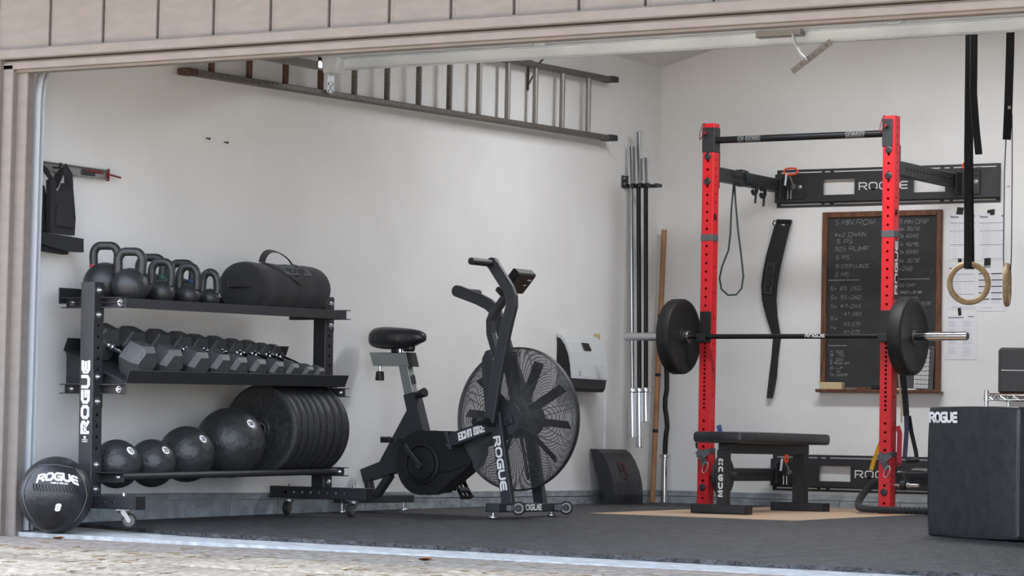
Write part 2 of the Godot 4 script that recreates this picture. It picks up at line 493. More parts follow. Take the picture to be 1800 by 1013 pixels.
func materials() -> void:
	var fine := bump_tex(0.12, 5.0)
	var soft := bump_tex(0.03, 6.0, 4, 9)
	M.wall = grained(Color(0.875, 0.874, 0.87), Color(0.893, 0.893, 0.89), 0.8, 0.012, Vector3.ONE * 0.35, 3, soft, 0.05, 0.0, true)
	M.ceiling = grained(Color(0.84, 0.835, 0.82), Color(0.87, 0.865, 0.85), 0.9, 0.02, Vector3.ONE * 0.5, 4, null, 0.3, 0.0, true)
	M.curb = grained(Color(0.53, 0.56, 0.58), Color(0.61, 0.64, 0.66), 0.6, 0.02, Vector3(1.5, 2.5, 1.5), 5, soft, 0.6, 0.0, true)
	M.mat = grained(Color(0.16, 0.16, 0.17), Color(0.275, 0.275, 0.285), 0.68, 0.03, Vector3(0.9, 0.9, 1.6), 6, fine, 0.7, 0.0, true, 0.3, 0.85)
	M.slab = grained(Color(0.63, 0.645, 0.655), Color(0.72, 0.73, 0.74), 0.75, 0.03, Vector3.ONE * 1.2, 7, soft, 0.6, 0.0, true)
	M.beige = grained(Color(0.463, 0.432, 0.41), Color(0.485, 0.452, 0.43), 0.7, 0.02, Vector3(1, 3, 1), 8, soft, 0.06, 0.0, true)
	M.paver = []
	for i in 5:
		var k: float = [0.0, 0.05, -0.05, 0.03, -0.02][i]
		M.paver.append(grained(Color(0.49 + k, 0.45 + k, 0.395 + k * 0.8), Color(0.67 + k, 0.62 + k, 0.555 + k), 0.9, 0.03, Vector3.ONE * 2.5, 20 + i, soft, 1.0, 0.0, true))
	M.slabby = [grained(Color(0.42, 0.40, 0.37), Color(0.57, 0.545, 0.51), 0.9, 0.03, Vector3.ONE * 2.0, 27, soft, 0.8, 0.0, true), grained(Color(0.46, 0.425, 0.395), Color(0.60, 0.555, 0.52), 0.9, 0.03, Vector3.ONE * 2.0, 28, soft, 0.8, 0.0, true)]
	M.joint = grained(Color(0.20, 0.19, 0.14), Color(0.36, 0.31, 0.2), 0.95, 0.05, Vector3.ONE * 3.0, 10, fine, 1.0, 0.0, true)
	M.ply = grained(Color(0.66, 0.55, 0.45), Color(0.74, 0.64, 0.53), 0.6, 0.02, Vector3(0.6, 1, 6), 11, null, 0.3, 0.0, true)
	M.steel = grained(Color(0.15, 0.153, 0.165), Color(0.18, 0.183, 0.197), 0.45, 0.1, Vector3.ONE * 6.0, 12, fine, 0.22)
	M.bikesteel = grained(Color(0.168, 0.18, 0.198), Color(0.19, 0.203, 0.222), 0.45, 0.1, Vector3.ONE * 6.0, 13, fine, 0.2)
	M.plastic = plain(Color(0.105, 0.107, 0.115), 0.42)
	M.rubber = grained(Color(0.13, 0.132, 0.137), Color(0.20, 0.202, 0.208), 0.5, 0.03, Vector3.ONE * 4.0, 14, fine, 0.35)
	M.slam = grained(Color(0.155, 0.157, 0.165), Color(0.215, 0.218, 0.225), 0.42, 0.02, Vector3.ONE * 3.0, 15, soft, 0.5)
	M.iron = grained(Color(0.14, 0.143, 0.15), Color(0.17, 0.175, 0.182), 0.36, 0.1, Vector3.ONE * 6.0, 16, fine, 0.35)
	M.hexrub = grained(Color(0.245, 0.25, 0.255), Color(0.315, 0.32, 0.328), 0.42, 0.05, Vector3.ONE * 5.0, 17, fine, 0.3)
	M.track = plain(Color(0.80, 0.82, 0.84), 0.35, 0.3)
	M.plate = grained(Color(0.05, 0.052, 0.056), Color(0.085, 0.087, 0.092), 0.6, 0.03, Vector3.ONE * 4.0, 44, fine, 0.3)
	M.chalked = grained(Color(0.17, 0.175, 0.18), Color(0.55, 0.55, 0.55), 0.7, 0.03, Vector3.ONE * 14.0, 45, null, 0.3, 0.0, false, 0.45, 0.7)
	M.wire = plain(Color(0.30, 0.305, 0.315), 0.4)
	M.fork = plain(Color(0.62, 0.63, 0.64), 0.35, 0.9)
	M.red = grained(Color(0.80, 0.10, 0.14), Color(0.83, 0.125, 0.165), 0.42, 0.1, Vector3.ONE * 6.0, 18, fine, 0.15)
	M.chrome = plain(Color(0.86, 0.87, 0.88), 0.14, 1.0)
	M.sleeve = plain(Color(0.72, 0.73, 0.74), 0.24, 1.0)
	M.bright = plain(Color(0.80, 0.81, 0.82), 0.28, 1.0)
	M.galv = grained(Color(0.80, 0.83, 0.86), Color(0.85, 0.875, 0.895), 0.38, 0.01, Vector3.ONE * 1.0, 19, null, 0.3, 0.15)
	M.brushed = plain(Color(0.60, 0.63, 0.62), 0.35, 0.85)
	M.white = plain(Color(0.90, 0.91, 0.92), 0.4)
	M.print = plain(Color(0.93, 0.93, 0.93), 0.55)
	M.black = plain(Color(0.06, 0.06, 0.065), 0.6)
	M.shaft = plain(Color(0.16, 0.165, 0.17), 0.38, 0.6)
	M.nylon = grained(Color(0.115, 0.115, 0.123), Color(0.155, 0.155, 0.165), 0.9, 0.15, Vector3.ONE * 9.0, 30, fine, 0.6)
	M.nylon.rim_enabled = true
	M.nylon.rim = 0.25
	M.vest = grained(Color(0.125, 0.127, 0.135), Color(0.165, 0.167, 0.175), 0.9, 0.15, Vector3.ONE * 9.0, 31, fine, 0.6)
	M.vinyl = grained(Color(0.16, 0.165, 0.18), Color(0.195, 0.20, 0.215), 0.4, 0.02, Vector3.ONE * 2.0, 32, soft, 0.1)
	M.leather = grained(Color(0.12, 0.125, 0.135), Color(0.15, 0.155, 0.165), 0.36, 0.02, Vector3.ONE * 4.0, 33, soft, 0.25)
	M.grey = plain(Color(0.33, 0.34, 0.35), 0.8)
	M.patch = plain(Color(0.40, 0.41, 0.42), 0.85)
	M.oak = grained(Color(0.66, 0.54, 0.40), Color(0.77, 0.66, 0.50), 0.5, 0.03, Vector3(3, 3, 3), 34)
	M.pole = grained(Color(0.58, 0.41, 0.27), Color(0.68, 0.50, 0.34), 0.55, 0.02, Vector3(8, 0.8, 8), 35)
	M.frame = grained(Color(0.33, 0.20, 0.12), Color(0.44, 0.28, 0.18), 0.5, 0.02, Vector3(6, 1.2, 6), 36)
	M.aged = grained(Color(0.30, 0.27, 0.25), Color(0.47, 0.45, 0.43), 0.55, 0.06, Vector3(5, 5, 3), 37, null, 0.3, 0.35)
	M.rust = grained(Color(0.27, 0.17, 0.13), Color(0.40, 0.31, 0.27), 0.75, 0.08, Vector3.ONE * 6.0, 38, null, 0.3, 0.15)
	M.alu = grained(Color(0.50, 0.49, 0.48), Color(0.62, 0.61, 0.60), 0.45, 0.08, Vector3.ONE * 6.0, 39, null, 0.3, 0.6)
	M.orange = plain(Color(0.90, 0.30, 0.13), 0.45)
	M.yellow = plain(Color(0.88, 0.68, 0.16), 0.5)
	M.redband = plain(Color(0.70, 0.12, 0.18), 0.5)
	M.purple = plain(Color(0.24, 0.22, 0.33), 0.55)
	M.blue = plain(Color(0.12, 0.28, 0.50), 0.5)
	M.green = plain(Color(0.10, 0.33, 0.24), 0.5)
	M.teal = plain(Color(0.12, 0.17, 0.18), 0.55)
	M.heater = plain(Color(0.78, 0.80, 0.81), 0.3)
	M.dark = plain(Color(0.075, 0.075, 0.085), 0.4)
	M.eraser = plain(Color(0.78, 0.71, 0.55), 0.85)
	M.darkred = plain(Color(0.42, 0.07, 0.11), 0.6)
	M.tire = plain(Color(0.13, 0.13, 0.135), 0.7)
	M.leaf = grained(Color(0.42, 0.22, 0.08), Color(0.62, 0.36, 0.14), 0.8, 0.05, Vector3.ONE * 20.0, 40)
	M.straw = plain(Color(0.42, 0.33, 0.17), 0.9)

# ================================================================ the scene
func _ready() -> void:
	rng.seed = 7
	# --- camera: a long lens low on the driveway
	var cam := Camera3D.new()
	cam.name = "camera"
	cam.fov = rad_to_deg(2.0 * atan(506.5 / 5185.97))
	cam.near = 0.1
	cam.far = 100.0
	add_child(cam)
	cam.transform = Transform3D(Basis(Vector3.UP, 0.539777) * Basis(Vector3.RIGHT, 0.0526763) * Basis(Vector3.BACK, 0.019976), Vector3(8.88887, 0.356239, 16.64721))
	cam.current = true
	# --- overcast sky, exposure
	var sky_mat := ProceduralSkyMaterial.new()
	sky_mat.sky_top_color = Color(0.79, 0.84, 0.92)
	sky_mat.sky_horizon_color = Color(0.86, 0.885, 0.915)
	sky_mat.ground_bottom_color = Color(0.42, 0.40, 0.37)
	sky_mat.ground_horizon_color = Color(0.62, 0.60, 0.57)
	var sky := Sky.new()
	sky.sky_material = sky_mat
	var env := Environment.new()
	env.background_mode = Environment.BG_SKY
	env.sky = sky
	env.background_energy_multiplier = 1.0
	env.tonemap_mode = Environment.TONE_MAPPER_LINEAR
	env.tonemap_exposure = 5.0
	env.sdfgi_enabled = true
	env.ssao_enabled = true
	env.ssil_enabled = true
	# --- the sun stands behind the house: its shadow covers the near driveway, the rest of the drive throws light into the garage
	var sun := DirectionalLight3D.new()
	sun.name = "sun"
	sun.light_color = Color(1.0, 0.985, 0.97)
	sun.light_energy = 3.8
	sun.light_angular_distance = 0.6
	sun.shadow_enabled = true
	sun.sky_mode = DirectionalLight3D.SKY_MODE_LIGHT_ONLY
	add_child(sun)
	sun.look_at_from_position(Vector3(3.2, 12, -8), Vector3(2.4, 0, 3.5))
	var we := WorldEnvironment.new()
	we.name = "environment"
	we.environment = env
	add_child(we)
	materials()
	lamps()
	room()
	front()
	driveway()
	garage_door()
	storage_rack()
	on_the_rack()
	air_bike()
	left_wall_things()
	corner_things()
	squat_rack()
	back_wall_things()
	floor_things()
	small_things()

func lamps() -> void:   # two ceiling strip lights above the field of view
	var spots := [[Vector3(1.5, 2.92, 1.9), 0.52, "white strip light hung from the sloping ceiling nearer the left wall"], [Vector3(2.5, 3.0, 1.9), 1.15, "white strip light hung from the sloping ceiling above the rack and barbell"]]
	for s in spots:
		var t := thing("ceiling_light", s[2], "light", s[0], Vector3.ZERO, "ceiling strip lights")
		var st := S()
		box(st, Vector3(0, 0.02, 0), Vector3(1.2, 0.05, 0.30), 0.006)
		mk("housing", st, M.white, t)
		for e in [-1.0, 1.0]:
			st = S()
			var top: float = 2.787 + 0.26 * minf(s[0].x + 0.5 * e, 5.2 - s[0].x - 0.5 * e) - s[0].y
			cyl(st, Vector3(0.5 * e, 0.04, 0), Vector3(0.5 * e, top, 0), 0.004, 6)
			mk("hanging_rod", st, M.bright, t)
		st = S()
		box(st, Vector3(0, -0.012, 0), Vector3(1.16, 0.014, 0.26), 0.004)
		var e := plain(Color(0.95, 0.95, 0.95), 0.5)
		e.emission_enabled = true
		e.emission = Color(0.975, 0.985, 1.0)
		e.emission_energy_multiplier = 0.4
		mk("diffuser", st, e, t)
		var l := AreaLight3D.new()
		l.name = "lamp_glow"
		l.area_size = Vector2(1.16, 0.26)
		l.light_color = Color(0.975, 0.985, 1.0)
		l.light_energy = s[1]
		l.shadow_enabled = true
		t.add_child(l)
		l.position = Vector3(0, -0.03, 0)
		l.rotation.x = -PI / 2

# ---------------------------------------------------------------- room shell
func ground(st: SurfaceTool, x0: float, x1: float, z0: float, z1: Callable, top: float, th: float, nx := 6, nz := 8) -> void:   # a slab that follows the fall of the floor
	st.set_smooth_group(-1)
	var P := func(i: int, j: int, dy: float) -> Vector3:
		var x := lerpf(x0, x1, float(i) / nx)
		var z: float = lerpf(z0, z1.call(x), float(j) / nz)
		return Vector3(x, fl(x, z) + dy, z)
	for i in nx:
		for j in nz:
			quad(st, P.call(i, j, top), P.call(i, j + 1, top), P.call(i + 1, j + 1, top), P.call(i + 1, j, top))
			quad(st, P.call(i, j, top - th), P.call(i + 1, j, top - th), P.call(i + 1, j + 1, top - th), P.call(i, j + 1, top - th))
	for i in nx:
		quad(st, P.call(i, nz, top - th), P.call(i + 1, nz, top - th), P.call(i + 1, nz, top), P.call(i, nz, top))
		quad(st, P.call(i + 1, 0, top - th), P.call(i, 0, top - th), P.call(i, 0, top), P.call(i + 1, 0, top))
	for j in nz:
		quad(st, P.call(nx, j + 1, top - th), P.call(nx, j, top - th), P.call(nx, j, top), P.call(nx, j + 1, top))
		quad(st, P.call(0, j, top - th), P.call(0, j + 1, top - th), P.call(0, j + 1, top), P.call(0, j, top))

func room() -> void:
	var st := S()
	ground(st, -0.2, 5.3, -0.2, func(_x): return 6.335, -0.019, 0.16, 8, 14)
	var fo := struct("floor", st, M.slab)
	var edge := func(x: float) -> float: return 6.05 if x > 0.9 else lerpf(5.79, 6.05, x / 0.9)
	# rubber mats, laid round a plywood platform
	var mats := [[0.02, 0.955, 0.02, 2.5], [0.02, 0.955, 2.504, 4.3], [2.225, 3.6, 0.02, 2.55], [3.604, 5.13, 0.02, 2.55], [0.959, 2.2, 2.56, 4.3], [2.204, 3.6, 2.56, 4.3], [3.604, 5.13, 2.56, 4.3]]
	for m in mats:
		st = S()
		var far: float = m[3]
		ground(st, m[0], m[1], m[2], func(_x): return far, 0.0, 0.0185, 4, 6)
		mk("rubber_mat", st, M.mat, fo)
	for m in [[0.02, 0.955], [0.959, 2.2], [2.204, 3.6], [3.604, 5.13]]:
		st = S()
		ground(st, m[0], m[1], 4.304, edge, 0.0, 0.0185, 8, 6)
		mk("rubber_mat", st, M.mat, fo)
	for m in [[0.96, 2.22, 0.02, 1.24], [0.96, 2.22, 1.243, 2.555]]:
		st = S()
		var far: float = m[3]
		ground(st, m[0], m[1], m[2], func(x): return far + (0.06 * (x - 1.0) if far > 2 else 0.0), 0.0, 0.0185, 4, 4)
		mk("plywood_panel", st, M.ply, fo)
	# walls and ceiling
	st = S(); box(st, Vector3(-0.1, 1.3, 3.03), Vector3(0.2, 3.0, 6.42)); struct("wall_left", st, M.wall)
	st = S(); box(st, Vector3(2.55, 1.7, -0.1), Vector3(5.5, 3.8, 0.2)); struct("wall_back", st, M.wall)
	st = S(); box(st, Vector3(5.25, 1.3, 3.03), Vector3(0.2, 3.0, 6.42)); struct("wall_right", st, M.wall)
	st = S()   # the pitched ceiling, ridge over the middle of the room
	extrude(st, [Vector2(-0.3, 2.709), Vector2(0, 2.787), Vector2(2.6, 3.463), Vector2(5.2, 2.787), Vector2(5.5, 2.709), Vector2(5.5, 2.88), Vector2(2.6, 3.64), Vector2(-0.3, 2.88)], 6.52, Transform3D(Basis.IDENTITY, Vector3(0, 0, -0.2)))
	struct("ceiling", st, M.ceiling)
	# the painted block kerb along the foot of the walls
	for side in 2:
		st = S()
		if side == 0: box(st, Vector3(0.006, 0.061, 3.12), Vector3(0.014, 0.038, 6.23), 0.004)
		else: box(st, Vector3(2.56, 0.061, 0.006), Vector3(5.1, 0.038, 0.014), 0.004)
		var b := struct("baseboard_left" if side == 0 else "baseboard_back", st, M.curb)
		var a := 0.09
		for i in 16:
			var w := 0.402 if i > 0 else 0.39
			if a > 6.2: break
			if side == 0 and a + w > 6.3: w = 6.24 - a
			if side == 1 and a + w > 5.13: break
			st = S()
			if side == 0: box(st, Vector3(0.004, -0.05, a + w / 2), Vector3(0.014, 0.178, w), 0.003)
			else: box(st, Vector3(a + w / 2, -0.05, 0.004), Vector3(w, 0.178, 0.014), 0.003)
			mk("block", st, M.curb, b)
			a += w + 0.004

func front() -> void:   # the wall with the door opening: jambs, header boards, siding
	var st := S()
	box(st, Vector3(2.5, 2.83, 6.30), Vector3(6.6, 1.6, 0.1))
	box(st, Vector3(-0.42, 0.93, 6.30), Vector3(0.98, 2.3, 0.1))
	box(st, Vector3(5.28, 0.93, 6.30), Vector3(0.66, 2.3, 0.1))
	var w := struct("wall_front", st, M.beige)
	var x := -0.634
	while x < 5.8:   # vertical shiplap boards above the opening
		st = S()
		box(st, Vector3(x + 0.163, 2.48, 6.372), Vector3(0.276, 0.79, 0.024), 0.003)
		box(st, Vector3(x + 0.014, 2.48, 6.366), Vector3(0.022, 0.79, 0.02), 0.003)
		mk("siding_board", st, M.beige, w)
		x += 0.3048
	var rows := [[2.075, 0.048, 6.40, 0.05], [2.094, 0.008, 6.395, 0.06], [2.043, 0.006, 6.372, 0.04], [2.023, 0.034, 6.375, 0.04], [2.005, 0.022, 6.345, 0.06]]
	var names := ["casing", "drip_edge", "bead", "stop_board", "weather_strip"]
	st = S()
	for i in 1: box(st, Vector3(2.5, rows[0][0], rows[0][2]), Vector3(6.6, rows[0][1], rows[0][3]), 0.005)
	var tr := struct("trim_1", st, M.beige)
	for i in range(1, 5):
		st = S()
		box(st, Vector3(2.5, rows[i][0], rows[i][2]), Vector3(6.6, rows[i][1], rows[i][3]), 0.003)
		mk(names[i], st, M.beige, tr)
	for s in [[0.0, 1.0], [5.12, -1.0]]:
		var g: float = s[1]
		st = S()
		box(st, Vector3(s[0] - 0.16 * g, 0.972, 6.40), Vector3(0.30, 2.204, 0.05), 0.005)
		var j := struct("trim_2" if g > 0 else "trim_3", st, M.beige)
		st = S(); box(st, Vector3(s[0] + 0.010 * g, 0.972, 6.395), Vector3(0.034, 2.204, 0.05), 0.004); mk("bead", st, M.beige, j)
		st = S(); box(st, Vector3(s[0] + 0.055 * g, 0.95, 6.37), Vector3(0.06, 2.16, 0.05), 0.004); mk("stop_board", st, M.beige, j)
		st = S(); box(st, Vector3(s[0] + 0.110 * g, 0.95, 6.335), Vector3(0.064, 2.16, 0.05), 0.004); mk("door_stop", st, M.beige, j)
	# the eaves above, out of the picture, that keep the sky off the header
	st = S()
	box(st, Vector3(2.5, 2.93, 6.75), Vector3(6.6, 0.05, 0.95), 0.004)
	box(st, Vector3(2.5, 2.92, 7.24), Vector3(6.6, 0.2, 0.03), 0.004)
	struct("trim_4", st, M.beige)

func driveway() -> void:
	var base := func(x: float, z: float) -> float: return -0.104 - 0.0062 * x - 0.012 * (z - 6.34)
	var st := S()
	st.set_smooth_group(-1)
	var P := func(x: float, z: float) -> Vector3: return Vector3(x, base.call(x, z) - 0.012, z)
	for i in 14:
		for j in 4:
			var x0 := -2.0 + i; var z0 := 6.338 + j * 0.85
			quad(st, P.call(x0, z0), P.call(x0, z0 + 0.85), P.call(x0 + 1, z0 + 0.85), P.call(x0 + 1, z0))
	var d := struct("driveway", st, M.joint)
	st = S()
	for i in 20:
		for j in 12:
			var x0 := -7.0 + i; var z0 := 9.5 + j
			quad(st, P.call(x0, z0), P.call(x0, z0 + 1), P.call(x0 + 1, z0 + 1), P.call(x0 + 1, z0))
	mk("paved_drive", st, M.paver[3], d)
	# a mortar apron along the slab, then paving stones with open joints
	var z := 6.345
	var row := 0
	while z < 9.4:
		var dz: float = 0.15 if row < 4 else rng.randf_range(0.17, 0.26)
		var x := -0.9 + rng.randf_range(-0.2, 0.0)
		while x < 5.2 - (z - 6.3) * 0.1:
			var dx: float = rng.randf_range(0.5, 0.9) if row < 4 else rng.randf_range(0.22, 0.46)
			var g := 0.003 if row < 4 else 0.02
			var c := Vector3(x + dx / 2, 0, z + dz / 2)
			c.y = base.call(c.x, c.z) - 0.012 + rng.randf_range(-0.002, 0.002)
			st = S()
			var poly := []
			for p in rect(dx - g, dz - g, minf(0.02, dz * 0.15)): poly.append(p + Vector2(rng.randf_range(-1, 1), rng.randf_range(-1, 1)) * (0.002 if row < 4 else 0.012))
			var tilt := Basis(Vector3.BACK, -0.0062 + rng.randf_range(-0.006, 0.006)) * Basis(Vector3.RIGHT, 0.012 + rng.randf_range(-0.006, 0.006))
			extrude(st, poly, 0.026, Transform3D(tilt * Basis(Vector3.RIGHT, -PI / 2), c - Vector3(0, 0.013, 0)), 0.004)
			var k := rng.randi_range(0, 4)
			mk("paving_stone", st, M.slabby[k % 2] if row < 4 else M.paver[k], d)
			x += dx
		z += dz
		row += 1
	# moss, pine needles and grit lying in the joints
	var need := S()
	for i in 260:
		var c := Vector3(rng.randf_range(-0.8, 4.6), 0, rng.randf_range(6.7, 9.0))
		c.y = base.call(c.x, c.z) + 0.004
		var a := rng.randf_range(-0.5, 0.5) + (PI / 2 if rng.randf() < 0.3 else 0.0)
		var l := rng.randf_range(0.015, 0.04)
		beam(need, c - Vector3(cos(a), 0, sin(a)) * l, c + Vector3(cos(a), 0.1, sin(a)) * l, 0.0025, 0.0025, 0.0)
	var nd := mk("pine_needles", need, M.straw)
	nd.set_meta("kind", "stuff")
	nd.set_meta("label", "dry brown pine needles scattered over the paving stones of the driveway")
	nd.set_meta("category", "needles")

func garage_door() -> void:
	# open door: a white slab under the ceiling, hung in tracks, seen from below
	var t := thing("garage_door", "white overhead garage door standing open under the ceiling with a galvanized strut", "garage door", Vector3(0.17, 2.342, 4.0))
	for i in 4:
		var st := S()
		box(st, Vector3(2.33, 0.022, 0.27 + 0.525 * i), Vector3(4.66, 0.042, 0.521), 0.004)
		mk("door_panel", st, M.white, t)
	var st := S()
	box(st, Vector3(2.38, -0.034, 0.004), Vector3(4.56, 0.062, 0.003))
	box(st, Vector3(2.38, -0.004, 0.022), Vector3(4.56, 0.003, 0.036))
	box(st, Vector3(2.38, -0.0635, 0.018), Vector3(4.56, 0.003, 0.028))
	mk("strut", st, M.galv, t)
	for x in [1.35, 3.25, 4.25]:
		st = S()
		box(st, Vector3(x, -0.003, 0.12), Vector3(0.09, 0.005, 0.05), 0.001)
		cyl(st, Vector3(x - 0.03, -0.008, 0.12), Vector3(x + 0.03, -0.008, 0.12), 0.006, 8)
		mk("hinge", st, M.galv, t)
	st = S()   # end bracket with roller at the left corner
	box(st, Vector3(0.02, -0.03, 0.03), Vector3(0.075, 0.085, 0.012), 0.002, Basis(Vector3.BACK, 0.15))
	box(st, Vector3(0.075, -0.03, 0.03), Vector3(0.035, 0.075, 0.03), 0.002, Basis(Vector3.BACK, -0.2))
	for p in [Vector3(-0.005, 0.0, 0.04), Vector3(0.03, 0.0, 0.04), Vector3(0.045, -0.062, 0.04)]: bolt(st, p, Vector3.BACK, 0.006, 0.006)
	mk("corner_bracket", st, M.galv, t)
	st = S()
	cyl(st, Vector3(-0.035, -0.03, 0.03), Vector3(-0.06, -0.03, 0.03), 0.022, 16)
	mk("roller", st, M.bright, t)
	st = S()   # opener bracket and bent arm
	box(st, Vector3(2.62, -0.012, 0.03), Vector3(0.24, 0.034, 0.05), 0.004)
	mk("operator_bracket", st, M.alu, t)
	st = S()
	sweep(st, [Vector3(2.70, -0.02, 0.06), Vector3(2.715, -0.07, 0.06), Vector3(2.74, -0.115, 0.06), Vector3(2.78, -0.150, 0.06)], rect(0.022, 0.006), false, false)
	mk("curved_arm", st, M.galv, t)
	st = S()
	var a := Vector3(2.695, -0.2, 0.05)
	var dirn := Vector3(0.83, 0.56, 0).normalized()
	beam(st, a, a + dirn * 0.24, 0.004, 0.03, 0.001, Vector3(-0.56, 0.83, 0))
	for i in 6: bolt(st, a + dirn * (0.02 + 0.038 * i) + Vector3(0, 0, 0.004), Vector3.BACK, 0.005, 0.004)
	mk("straight_arm", st, M.alu, t)
	# tracks
	for side in 2:
		var x := 0.138 if side == 0 else 4.97
		var tr := thing("door_track", "galvanized curved door track along the left side of the opening" if side == 0 else "galvanized curved door track at the right side of the opening", "track", Vector3(x, -0.08, 6.27))
		st = S()
		var pts := [Vector3(0, 0.0, 0)]
		for i in 12: pts.append(Vector3(0, 1.95 + 0.38 * sin(PI / 2 * i / 11), -0.38 + 0.38 * cos(PI / 2 * i / 11)))
		sweep(st, pts, [Vector2(0.016, -0.02), Vector2(0.016, 0.02), Vector2(0.012, 0.02), Vector2(0.012, -0.016), Vector2(-0.012, -0.016), Vector2(-0.012, 0.02), Vector2(-0.016, 0.02), Vector2(-0.016, -0.02)], false, false, Vector3.RIGHT)
		mk("vertical_track", st, M.track, tr)
		st = S()
		beam(st, Vector3(0, 2.33, -0.38), Vector3(0, 2.37, -2.42), 0.03, 0.004, 0.0)
		beam(st, Vector3(-0.014, 2.352, -0.38), Vector3(-0.014, 2.392, -2.42), 0.003, 0.045, 0.0)
		beam(st, Vector3(0.016, 2.328, -0.38), Vector3(0.016, 2.368, -2.42), 0.003, 0.012, 0.0)
		mk("horizontal_track", st, M.alu, tr)
		st = S()
		for q in 2:
			box(st, Vector3(-0.02, 2.305, -2.34 - 0.045 * q), Vector3(0.004, 0.09, 0.016))
			box(st, Vector3(-0.02, 2.265 + 0.04 * q, -2.362), Vector3(0.004, 0.014, 0.05))
		box(st, Vector3(-0.02, 2.60, -2.362), Vector3(0.004, 0.56, 0.03))
		mk("hanger", st, M.galv, tr)

# ---------------------------------------------------------------- the storage rack: local origin on the floor under its middle, z along the wall
const RACK_AT := Vector3(0.33, -0.046, 5.14)
const RACK_TILT := 0.0163

func storage_rack() -> void:
	var t := thing("storage_rack", "long black steel storage rack on casters along the left wall holding weights", "rack", RACK_AT, Vector3(RACK_TILT, 0, 0))
	var st: SurfaceTool
	for s in [1.0, -1.0]:
		st = S()
		holed_tube(st, Transform3D(Basis.IDENTITY, Vector3(0, 0.146, 0.93 * s)), 0.076, 0.076, 0.969, [], series(0.06, 0.0508, 0.95), 0.0078)
		var up := mk("upright", st, M.steel, t)
		if s > 0:   # the printed name runs up the front face
			st = S()
			letters(st, "ROGUE", 0.335, 0.050, flat(Vector3(0.0, 0.59, 0.968), Vector3.UP, Vector3.LEFT), 0.29, 0.42)
			mk("lettering", st, M.print, up)
			st = S()
			box(st, Vector3(0.0, 0.407, 0.9685), Vector3(0.012, 0.011, 0.0006))
			for i in 2: box(st, Vector3(0.0, 0.396 - i * 0.008, 0.9685), Vector3(0.032, 0.003, 0.0006))
			mk("small_print", st, M.print, up)
		st = S()   # foot with end caps
		holed_tube(st, Transform3D(Basis(Vector3.BACK, -PI / 2), Vector3(-0.285, 0.116, 0.93 * s)), 0.06, 0.076, 0.57, series(0.09, 0.052, 0.46), [], 0.008)
		var ft := mk("foot", st, M.steel, t)
		for e in [-1.0, 1.0]:
			st = S()
			box(st, Vector3(e * 0.289, 0.116, 0.93 * s), Vector3(0.012, 0.062, 0.078), 0.003)
			mk("end_cap", st, M.plastic, ft)
		for e in [-1.0, 1.0]:
			var yaw: float = {1.0: {1.0: 3.7, -1.0: 0.6}, -1.0: {1.0: 1.65, -1.0: 1.8}}[s][e]
			caster(t, Vector3(0.20 * e, 0.086, 0.93 * s), yaw)
		for lv in [[1.0225, 0.049], [0.6275, 0.045], [0.2275, 0.045]]:   # channels bolted across the inner face
			st = S()
			var y: float = lv[0]; var hh: float = lv[1]
			box(st, Vector3(-0.009, y, 0.8885 * s), Vector3(0.352, hh, 0.005), 0.001)
			for e in [-1.0, 1.0]:
				for f in [-1.0, 1.0]:
					box(st, Vector3(-0.009 + e * 0.1075, y + f * (hh / 2 - 0.0022), (0.8885 + 0.021) * s), Vector3(0.137, 0.0044, 0.042), 0.001)
			box(st, Vector3(0.0395, y, 0.93 * s), Vector3(0.003, 0.17, 0.07), 0.001)
			var ch := mk("cross_channel", st, M.steel, t)
			for f in [-1.0, 1.0]: put_bolt(ch, Vector3(0.041, y + f * 0.056, 0.935 * s), Vector3.RIGHT, 0.012, 0.011)
			for e in [-1.0, 1.0]: put_bolt(ch, Vector3(-0.009 + e * 0.14, y, 0.891 * s), Vector3.BACK * s, 0.012, 0.011)
		if s < 0:
			for y in [1.0225, 0.6275, 0.2275]: put_bolt(t, Vector3(0.139, y, -0.885), Vector3.BACK, 0.011, 0.009)
	# the flat top shelf
	st = S()
	box(st, Vector3(0.182, 1.020, 0.03), Vector3(0.004, 0.044, 1.78), 0.001)
	box(st, Vector3(-0.205, 1.056, 0.03), Vector3(0.004, 0.074, 1.78), 0.001)
	box(st, Vector3(-0.01, 1.0215, 0.03), Vector3(0.385, 0.004, 1.77), 0.001)
	box(st, Vector3(0.176, 1.0, 0.03), Vector3(0.014, 0.004, 1.78), 0.001)
	mk("top_shelf", st, M.steel, t)
	# the tilted dumbbell tray
	st = S()
	var tb := Basis(Vector3.BACK, -0.378)
	box(st, Vector3(-0.018, 0.731, 0.0), Vector3(0.396, 0.004, 1.765), 0.001, tb)
	box(st, Vector3(0.176, 0.686, 0.0), Vector3(0.004, 0.062, 1.775), 0.001, tb)
	box(st, Vector3(-0.192, 0.833, 0.0), Vector3(0.004, 0.062, 1.765), 0.001, tb)
	mk("dumbbell_tray", st, M.steel, t)
	for s in [1.0, -1.0]:
		st = S()
		extrude(st, [Vector2(-0.2, 0.652), Vector2(0.13, 0.652), Vector2(0.15, 0.66), Vector2(-0.2, 0.798)], 0.004, Transform3D(Basis.IDENTITY, Vector3(0, 0, 0.862 * s - 0.002)))
		box(st, Vector3(-0.02, 0.727, (0.862 + 0.012) * s), Vector3(0.36, 0.004, 0.03), 0.001, tb)
		mk("tray_bracket", st, M.steel, t)
	# the two rails of the bottom level
	for e in [-1.0, 1.0]:
		st = S()
		cyl(st, Vector3(0.118 * e, 0.23, -0.885), Vector3(0.118 * e, 0.23, 0.885), 0.0165, 16)
		mk("rail", st, M.steel, t)

